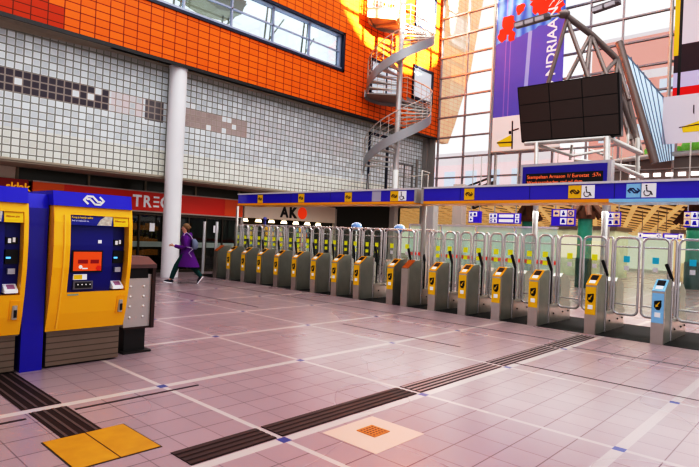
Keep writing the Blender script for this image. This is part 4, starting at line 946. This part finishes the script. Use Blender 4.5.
t = thing('steel_column', 'slim grey column standing left of the small square sign', 'column', (at_y(458, 240, 20).x, 20, 0))
MB().box(-.22, .22, -.2, .2, 0, 4.0).build('shaft', mat('taupe_steel', (.42, .36, .33), .5), t); MB().box(-.28, .28, -.26, .26, 0, .03).build('base_plate', GREYSTEEL, t)
# red-striped glass screens beyond the gates
for k, x in enumerate((-12.9, -11.4, -9.9, -8.4)):
    t = thing('glass_screen', ('clear glass screen with a red stripe beyond the gates, %s from the left' % ORD[k]), 'screen', (x, 17.6, 0), group='red-striped glass screens beyond the gates')
    MB().box(0, 1.42, -.01, .01, .1, 2.15).build('pane', glass('screen_glass', (.85, .95, .90), .12, haze=(.78, .90, .84), hz=.35), t)
    MB().box(0, 1.42, -.02, -.011, .98, 1.10).build('red_band', mat('red_band', (.70, .06, .05), .4), t)
    MB().box(-.03, .03, -.03, .03, 0, 2.2).box(-.03, 1.45, -.025, .025, 2.15, 2.22).build('frame', CHROME, t)
for k, (x, Y, c_, lab) in enumerate(((-10.5, 30, (.55, .62, .50), 'pale green kiosk far inside the train hall, the left one'), (-5.2, 33, (.72, .58, .36), 'warm beige kiosk far inside the train hall'), (-2.2, 27.5, (.45, .32, .22), 'brown kiosk far inside the train hall behind the blue gate'))):
    t = thing('kiosk', lab, 'kiosk', (x, Y, 0))
    MB().box(-1.6, 1.6, 0, 2.4, 0, 2.5).build('body', mat('kiosk_%d' % k, c_, .6, noise=.4, nscale=2.5), t)
    MB().box(-1.75, 1.75, -.25, 2.5, 2.5, 2.7).build('roof', GREYSTEEL, t)
    MB().box(-1.3, 1.3, -.02, 0, .95, 2.1).build('window', mat('kiosk_window', (.65, .62, .5), .2, emit=(.9, .8, .6), es=.35), t)

# ------------------------------------------------------------------ outside
EXT = MB(); EXT.prism([(YC+.1, ZS-.1), (25.3, ZS-.1), (25.9, 8.0), (27.3, 11.2), (28.6, 16.5), (YC+.1, 16.5)], 'x', XO-.4, XO-.02)  # slanted end follows a light boundary, built into the wall's shape
struct(EXT.build('wall_outside', M_ORANGE_EXT))
def building(name, label, X0, X1, Y, z1, wall_m, rows, depth=8., pane_m=PALEPANE, band=None):
    t = thing(name, label, 'building', (X0, Y, 0))
    MB().box(0, X1-X0, 0, depth, 0, z1).build('wall', wall_m, t)
    MB().box(-.1, X1-X0+.1, -.1, depth+.1, z1, z1+.35).build('roof_edge', PINKW, t)
    for (za, zb, w_, gp) in rows:
        xx = 1.0
        while xx+w_ < X1-X0-.5:
            MB().box(xx, xx+w_, -.06, 0, za, zb).build('window', pane_m, t); xx += w_+gp
    if band: MB().box(0, X1-X0, -.08, 0, band[0], band[1]).build('pale_band', PINKW, t)
    return t
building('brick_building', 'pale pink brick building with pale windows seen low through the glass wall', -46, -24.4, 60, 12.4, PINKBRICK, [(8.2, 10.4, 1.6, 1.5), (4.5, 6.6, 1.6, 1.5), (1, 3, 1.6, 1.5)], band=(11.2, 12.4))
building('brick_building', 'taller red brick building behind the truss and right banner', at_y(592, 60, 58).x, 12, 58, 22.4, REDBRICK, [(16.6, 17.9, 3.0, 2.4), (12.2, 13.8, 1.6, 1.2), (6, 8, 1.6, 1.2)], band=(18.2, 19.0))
def tree(x, y, h, label):
    t = thing('tree', label, 'tree', (x, y, 0), group='trees outside the glass wall')
    MB().rod((0, 0, 0), (0, 0, h*.6), .18, .1, 8).build('trunk', BROWN, t)
    b_ = MB(); random.seed(int(abs(x*10)))
    for k in range(90):
        a, r_, zz_ = random.uniform(0, 2*PI), random.uniform(0, 1.7), random.uniform(-.25, .3)*h
        b_.ball((r_*math.cos(a), r_*math.sin(a), h*.72+zz_), random.uniform(.25, .5), seg=6)
    b_.build('crown', mat('fresh_leaf', (.14, .38, .05), .7, noise=.5, nscale=3, emit=(.3, .6, .1), es=.25), t)
tree(at_y(693, 148, 50).x, 50, 11.6, 'small bright green tree seen under the right banner'); tree(at_y(690, 150, 54).x-3.1, 54, 10.6, 'dark green tree next to the bright one under the right banner')

# ------------------------------------------------------------------ the walking person
PD = Vector((-.737, -.676, 0)); ang = math.atan2(PD.y, PD.x)
PX, PY_ = -14.55, 8.70
t = thing('person', 'person in a long purple coat and green trousers striding past the white column', 'person', (PX, PY_, 0), ang)
t.scale = (.985, .985, .985)
def skin(nodes, edges, name, m_, parent, lv=2):
    me = bpy.data.meshes.new(name); me.from_pydata([v[:3] for v in nodes], edges, []); o = bpy.data.objects.new('tmp', me); COL.objects.link(o)
    o.modifiers.new('s', 'SKIN'); sd = o.modifiers.new('d', 'SUBSURF'); sd.levels = lv; sd.render_levels = lv
    if not me.skin_vertices: me.attributes  # layer is made by the modifier on creation
    for i, v in enumerate(nodes):
        r_ = v[3]; q = v[4] if len(v) > 4 else r_; me.skin_vertices[0].data[i].radius = (r_, q); me.skin_vertices[0].data[i].use_root = (i == 0)
    dg = bpy.context.evaluated_depsgraph_get(); dg.update()
    m2 = bpy.data.meshes.new_from_object(o.evaluated_get(dg)); bpy.data.objects.remove(o)
    m2.materials.clear(); m2.materials.append(m_)
    for p_ in m2.polygons: p_.use_smooth = True
    o2 = bpy.data.objects.new(name, m2); COL.objects.link(o2); o2.parent = parent; return o2
N = []; Ed = []
def nd(x, y, z, r, parent=None):
    N.append((x, y, z, r)); i = len(N)-1
    if parent is not None: Ed.append((parent, i))
    return i
pel = nd(0, 0, .94, .125); sp1 = nd(.02, 0, 1.12, .115, pel); ch = nd(.04, 0, 1.32, .13, sp1); nk0 = nd(.06, 0, 1.46, .065, ch); nk = nd(.085, 0, 1.53, .052, nk0)
hd = nd(.105, 0, 1.61, .082, nk); hd2 = nd(.10, 0, 1.70, .088, hd); hd3 = nd(.095, 0, 1.755, .06, hd2)
# arms: near (y<0 faces away?) both arms forward bent
def arm(sy, pts):
    q = ch
    for (x, z, r_, dy) in pts: q = nd(x, sy*dy, z, r_, q)
    return q
wr = arm(1, [(.04, 1.38, .055, .16), (-.03, 1.14, .042, .22), (.20, 1.10, .034, .20), (.34, 1.13, .026, .18)])
wl = arm(-1, [(.03, 1.38, .055, .16), (-.10, 1.14, .042, .22), (-.06, .93, .034, .22), (-.02, .84, .026, .22)])
def hand(w, d):
    x, y, z, _ = N[w]; d = Vector(d).normalized(); pal = nd(x+d.x*.06, y, z+d.z*.06, .030, w)
    side = Vector((0, 1, 0)); upv = d.cross(side)
    for k, ln in enumerate((.060, .070, .066, .050)):
        off = (k-1.5)*.017; a = nd(x+d.x*.10+upv.x*off, y, z+d.z*.10+upv.z*off, .009, pal)
        nd(x+d.x*(.10+ln)+upv.x*off, y-.012, z+d.z*(.10+ln)+upv.z*off-.01, .007, a)
    a = nd(x+d.x*.05+upv.x*.04, y+.012, z+d.z*.05+upv.z*.04, .010, pal); nd(x+d.x*.09+upv.x*.06, y+.015, z+d.z*.09+upv.z*.06, .008, a)
hand(wr, (1, 0, .12)); hand(wl, (.25, 0, -1))
def leg(sy, pts):
    q = pel
    for (x, z, r_) in pts: q = nd(x, sy*.09, z, r_, q)
leg(1, [(.03, .88, .085), (.27, .52, .058), (.42, .12, .038), (.50, .06, .035)])
leg(-1, [(-.03, .88, .085), (-.15, .50, .058), (-.46, .22, .038), (-.42, .10, .035)])
body = skin(N, Ed, 'body', SKIN, t)
def ring(c, rx, ry, n_=16, tilt=0.):
    return [Vector((c[0]+rx*math.cos(a)*math.cos(tilt), c[1]+ry*math.sin(a), c[2]+rx*math.cos(a)*math.sin(tilt))) for a in [2*PI*i/n_ for i in range(n_)]]
def tubel(b_, pts, n_=12):
    R = []
    for i, (p, r_) in enumerate(pts):
        p = Vector(p); tdir = (Vector(pts[min(i+1, len(pts)-1)][0])-Vector(pts[max(i-1, 0)][0])).normalized(); u = Vector((0, 1, 0)); w_ = tdir.cross(u).normalized(); u = w_.cross(tdir)
        R.append([p+(u*math.cos(a)+w_*math.sin(a))*r_ for a in [2*PI*k/n_ for k in range(n_)]])
    b_.loft(R)
b = MB()
b.loft([ring((-.05, 0, .50), .35, .25), ring((-.04, 0, .58), .335, .245), ring((-.02, 0, .78), .255, .225), ring((.0, 0, .96), .185, .20), ring((.02, 0, 1.12), .155, .185), ring((.035, 0, 1.28), .165, .205), ring((.045, 0, 1.40), .15, .205), ring((.055, 0, 1.47), .10, .12), ring((.07, 0, 1.53), .075, .08)])
tubel(b, [((.04, .17, 1.42), .085), ((.0, .215, 1.28), .078), ((-.03, .23, 1.14), .07), ((.06, .22, 1.09), .064), ((.20, .205, 1.10), .056), ((.31, .185, 1.125), .05)])
tubel(b, [((.03, -.17, 1.42), .085), ((-.05, -.215, 1.28), .078), ((-.10, -.23, 1.14), .07), ((-.08, -.225, 1.0), .06), ((-.04, -.22, .88), .05)])
tubel(b, [((-.02, 0, 1.50), .09), ((-.05, 0, 1.46), .10), ((-.09, 0, 1.38), .06)])
b.build('coat', PURPLE, t, smooth=True)
b = MB()
tubel(b, [((.02, .09, .90), .115), ((.15, .09, .70), .10), ((.27, .09, .52), .085), ((.35, .09, .33), .075), ((.41, .09, .14), .065)])
tubel(b, [((-.02, -.09, .90), .115), ((-.08, -.09, .70), .10), ((-.16, -.09, .50), .085), ((-.31, -.09, .35), .075), ((-.44, -.09, .21), .06)])
b.build('trousers', DKGREEN, t, smooth=True)
def shoe(x, y, z, rot):
    b_ = MB(); M_ = Matrix.Translation((x, y, z)) @ Matrix.Rotation(rot, 4, 'Y')
    prof = [(-.10, .03, .035, .045), (-.05, .04, .042, .055), (.02, .045, .04, .05), (.09, .045, .032, .04), (.15, .035, .025, .028), (.175, .015, .018, .012)]
    b_.loft([[M_ @ Vector((px_, wy*math.cos(a), hz_*.9+max(-.9, math.sin(a))*hz_)) for a in [2*PI*k/12 for k in range(12)]] for (px_, wy, _, hz_) in prof])
    o = b_.build('shoe', SHOE, t, smooth=True)
    s2_ = MB(); s2_.box(-.10, .17, -.045, .045, -.008, .018, M_); s2_.build('sole', ICONW, o)
shoe(.46, .09, .012, -.12); shoe(-.44, -.09, .13, .95)
b = MB()
b.ball((.055, 0, 1.728), .104, 1.0, .92, .96, 16).ball((.0, 0, 1.68), .07, .9, 1., 1.1, 12).ball((-.045, 0, 1.70), .05, 1, .9, 1, 10)
b.build('hair', HAIR, t, smooth=True)
b = MB(); b.ball((.188, .034, 1.685), .011, seg=8).ball((.188, -.034, 1.685), .011, seg=8); b.build('eye', BLACK, t)
b = MB(); b.prism([(.175, 1.69), (.212, 1.652), (.18, 1.64)], 'y', -.014, .014).box(.17, .19, -.024, .024, 1.610, 1.618).build('nose_and_mouth', mat('skin_shade', (.52, .25, .18), .5), t)
b = MB(); b.ball((.09, .083, 1.66), .026, .7, .4, 1.2, 8).ball((.09, -.083, 1.66), .026, .7, .4, 1.2, 8); b.build('ear', SKIN, t)
p_ = Vector((PX, PY_, 0))
t2 = thing('shoulder_bag', 'grey-blue cloth bag slung on the back of the walking person', 'bag', (PX, PY_, 0), ang)
b = MB(); b.loft([ring((-.24, .06, 1.02), .05, .10), ring((-.25, .06, 1.08), .085, .14), ring((-.24, .06, 1.24), .085, .14), ring((-.20, .06, 1.34), .05, .10)]); b.build('pouch', GREYCLOTH, t2, smooth=True)
MB().tube([(-.20, .16, 1.06), (-.05, .27, 1.10), (.06, .23, 1.30), (.06, .17, 1.47), (.0, .10, 1.52), (-.12, .08, 1.42), (-.2, .1, 1.3)], .014, 6).tube([(-.22, .16, 1.05), (-.12, .24, .92), (-.20, .20, .80)], .012, 6).build('strap', mat('pale_strap', (.5, .45, .55), .7), t2)

# ------------------------------------------------------------------ light
W = bpy.data.worlds.new('world'); SC.world = W; W.use_nodes = True; nt = W.node_tree
bg = nt.nodes['Background']
tc = nt.nodes.new('ShaderNodeTexCoord'); sx_ = nt.nodes.new('ShaderNodeSeparateXYZ'); nt.links.new(tc.outputs['Generated'], sx_.inputs[0])
rp = nt.nodes.new('ShaderNodeValToRGB'); mr = nt.nodes.new('ShaderNodeMath'); mr.operation = 'MULTIPLY_ADD'; mr.inputs[1].default_value = .5; mr.inputs[2].default_value = .5
nt.links.new(sx_.outputs[1], mr.inputs[0]); nt.links.new(mr.outputs[0], rp.inputs[0])
rp.color_ramp.elements[0].color = (.50, .475, .49, 1); rp.color_ramp.elements[1].color = (.985, .99, 1, 1); rp.color_ramp.elements[1].position = .8
nt.links.new(rp.outputs[0], bg.inputs[0]); bg.inputs[1].default_value = 1.12
def area(name, loc, target, sx, sy, p, col):
    L = bpy.data.lights.new(name, 'AREA'); L.shape = 'RECTANGLE'; L.size = sx; L.size_y = sy; L.energy = p; L.color = col
    o = bpy.data.objects.new(name, L); COL.objects.link(o); o.location = loc
    o.rotation_euler = (Vector(target)-Vector(loc)).to_track_quat('-Z', 'Y').to_euler(); return o
area('overhead_fill', (-4, 9, 17), (-9, 9, 0), 14, 20, 2100, (.97, .98, 1))  # broad fill light added over the hall, not a roof window
area('hall_fill', (-6, 33, 2.5), (-6, 33, 0), 24, 14, 1500, (1, .93, .80))  # unseen fill added to brighten the train hall
area('hall_fill', (-8, 18.5, 4.6), (-8, 18.5, 0), 14, 8, 380, (1, .98, .94))  # second unseen fill, over the floor behind the gates
area('gate_fill', (-11.2, 13.4, 2.45), (-11.2, 12.3, 0), 6.8, .5, 90, (1, .98, .95))  # both strips are added fill to brighten the gates
area('gate_fill', (-3.8, 13.4, 2.45), (-3.8, 12.3, 0), 6.5, .5, 80, (1, .98, .95))
area('shop_light', (-20, 16, 2.7), (-20, 16, 0), 3, 4.5, 110, (1, .8, .5))
P0 = Vector((-16.2, 20.45, 15.15)); dr = Vector((.95, -.03, .28)).normalized()
L = bpy.data.lights.new('low_sun', 'SPOT'); L.energy = 1.15e7; L.color = (1, .95, .75); L.spot_size = math.radians(4.5); L.spot_blend = 0; L.use_square = True; L.shadow_soft_size = .25
o = bpy.data.objects.new('low_sun', L); COL.objects.link(o); o.location = P0+dr*130; o.rotation_euler = (-dr).to_track_quat('-Z', 'Y').to_euler()
# unseen bar grid added at right to cast squares on the orange wall
XR = 9.0; kx = (XR+16.2)/dr.x; oy, oz = dr.y*kx, dr.z*kx
b = MB()
for k in range(-14, 5): b.box(XR-.05, XR+.05, 18.45+1.62*k+oy-.06, 18.45+1.62*k+oy+.06, 0, 24)
for k in range(-16, 4): b.box(XR-.05, XR+.05, -4, 29.5, 11.08+1.06*k+oz-.055, 11.08+1.06*k+oz+.055)
struct(b.build('added_bar_grid', MUL))

vs = SC.view_settings; vs.use_curve_mapping = True
cm = vs.curve_mapping; cu = cm.curves[3]
for (x_, y_) in ((.06, .022), (.25, .205), (.55, .63)): cu.points.new(x_, y_)
cm.update()
SC.view_settings.view_transform = 'Standard'; SC.view_settings.look = 'None'; SC.view_settings.exposure = 0; SC.view_settings.gamma = 1
SC.cycles.max_bounces = 8; SC.cycles.transparent_max_bounces = 24; SC.cycles.sample_clamp_indirect = 4
try: SC.cycles.use_denoising = True
except Exception: pass
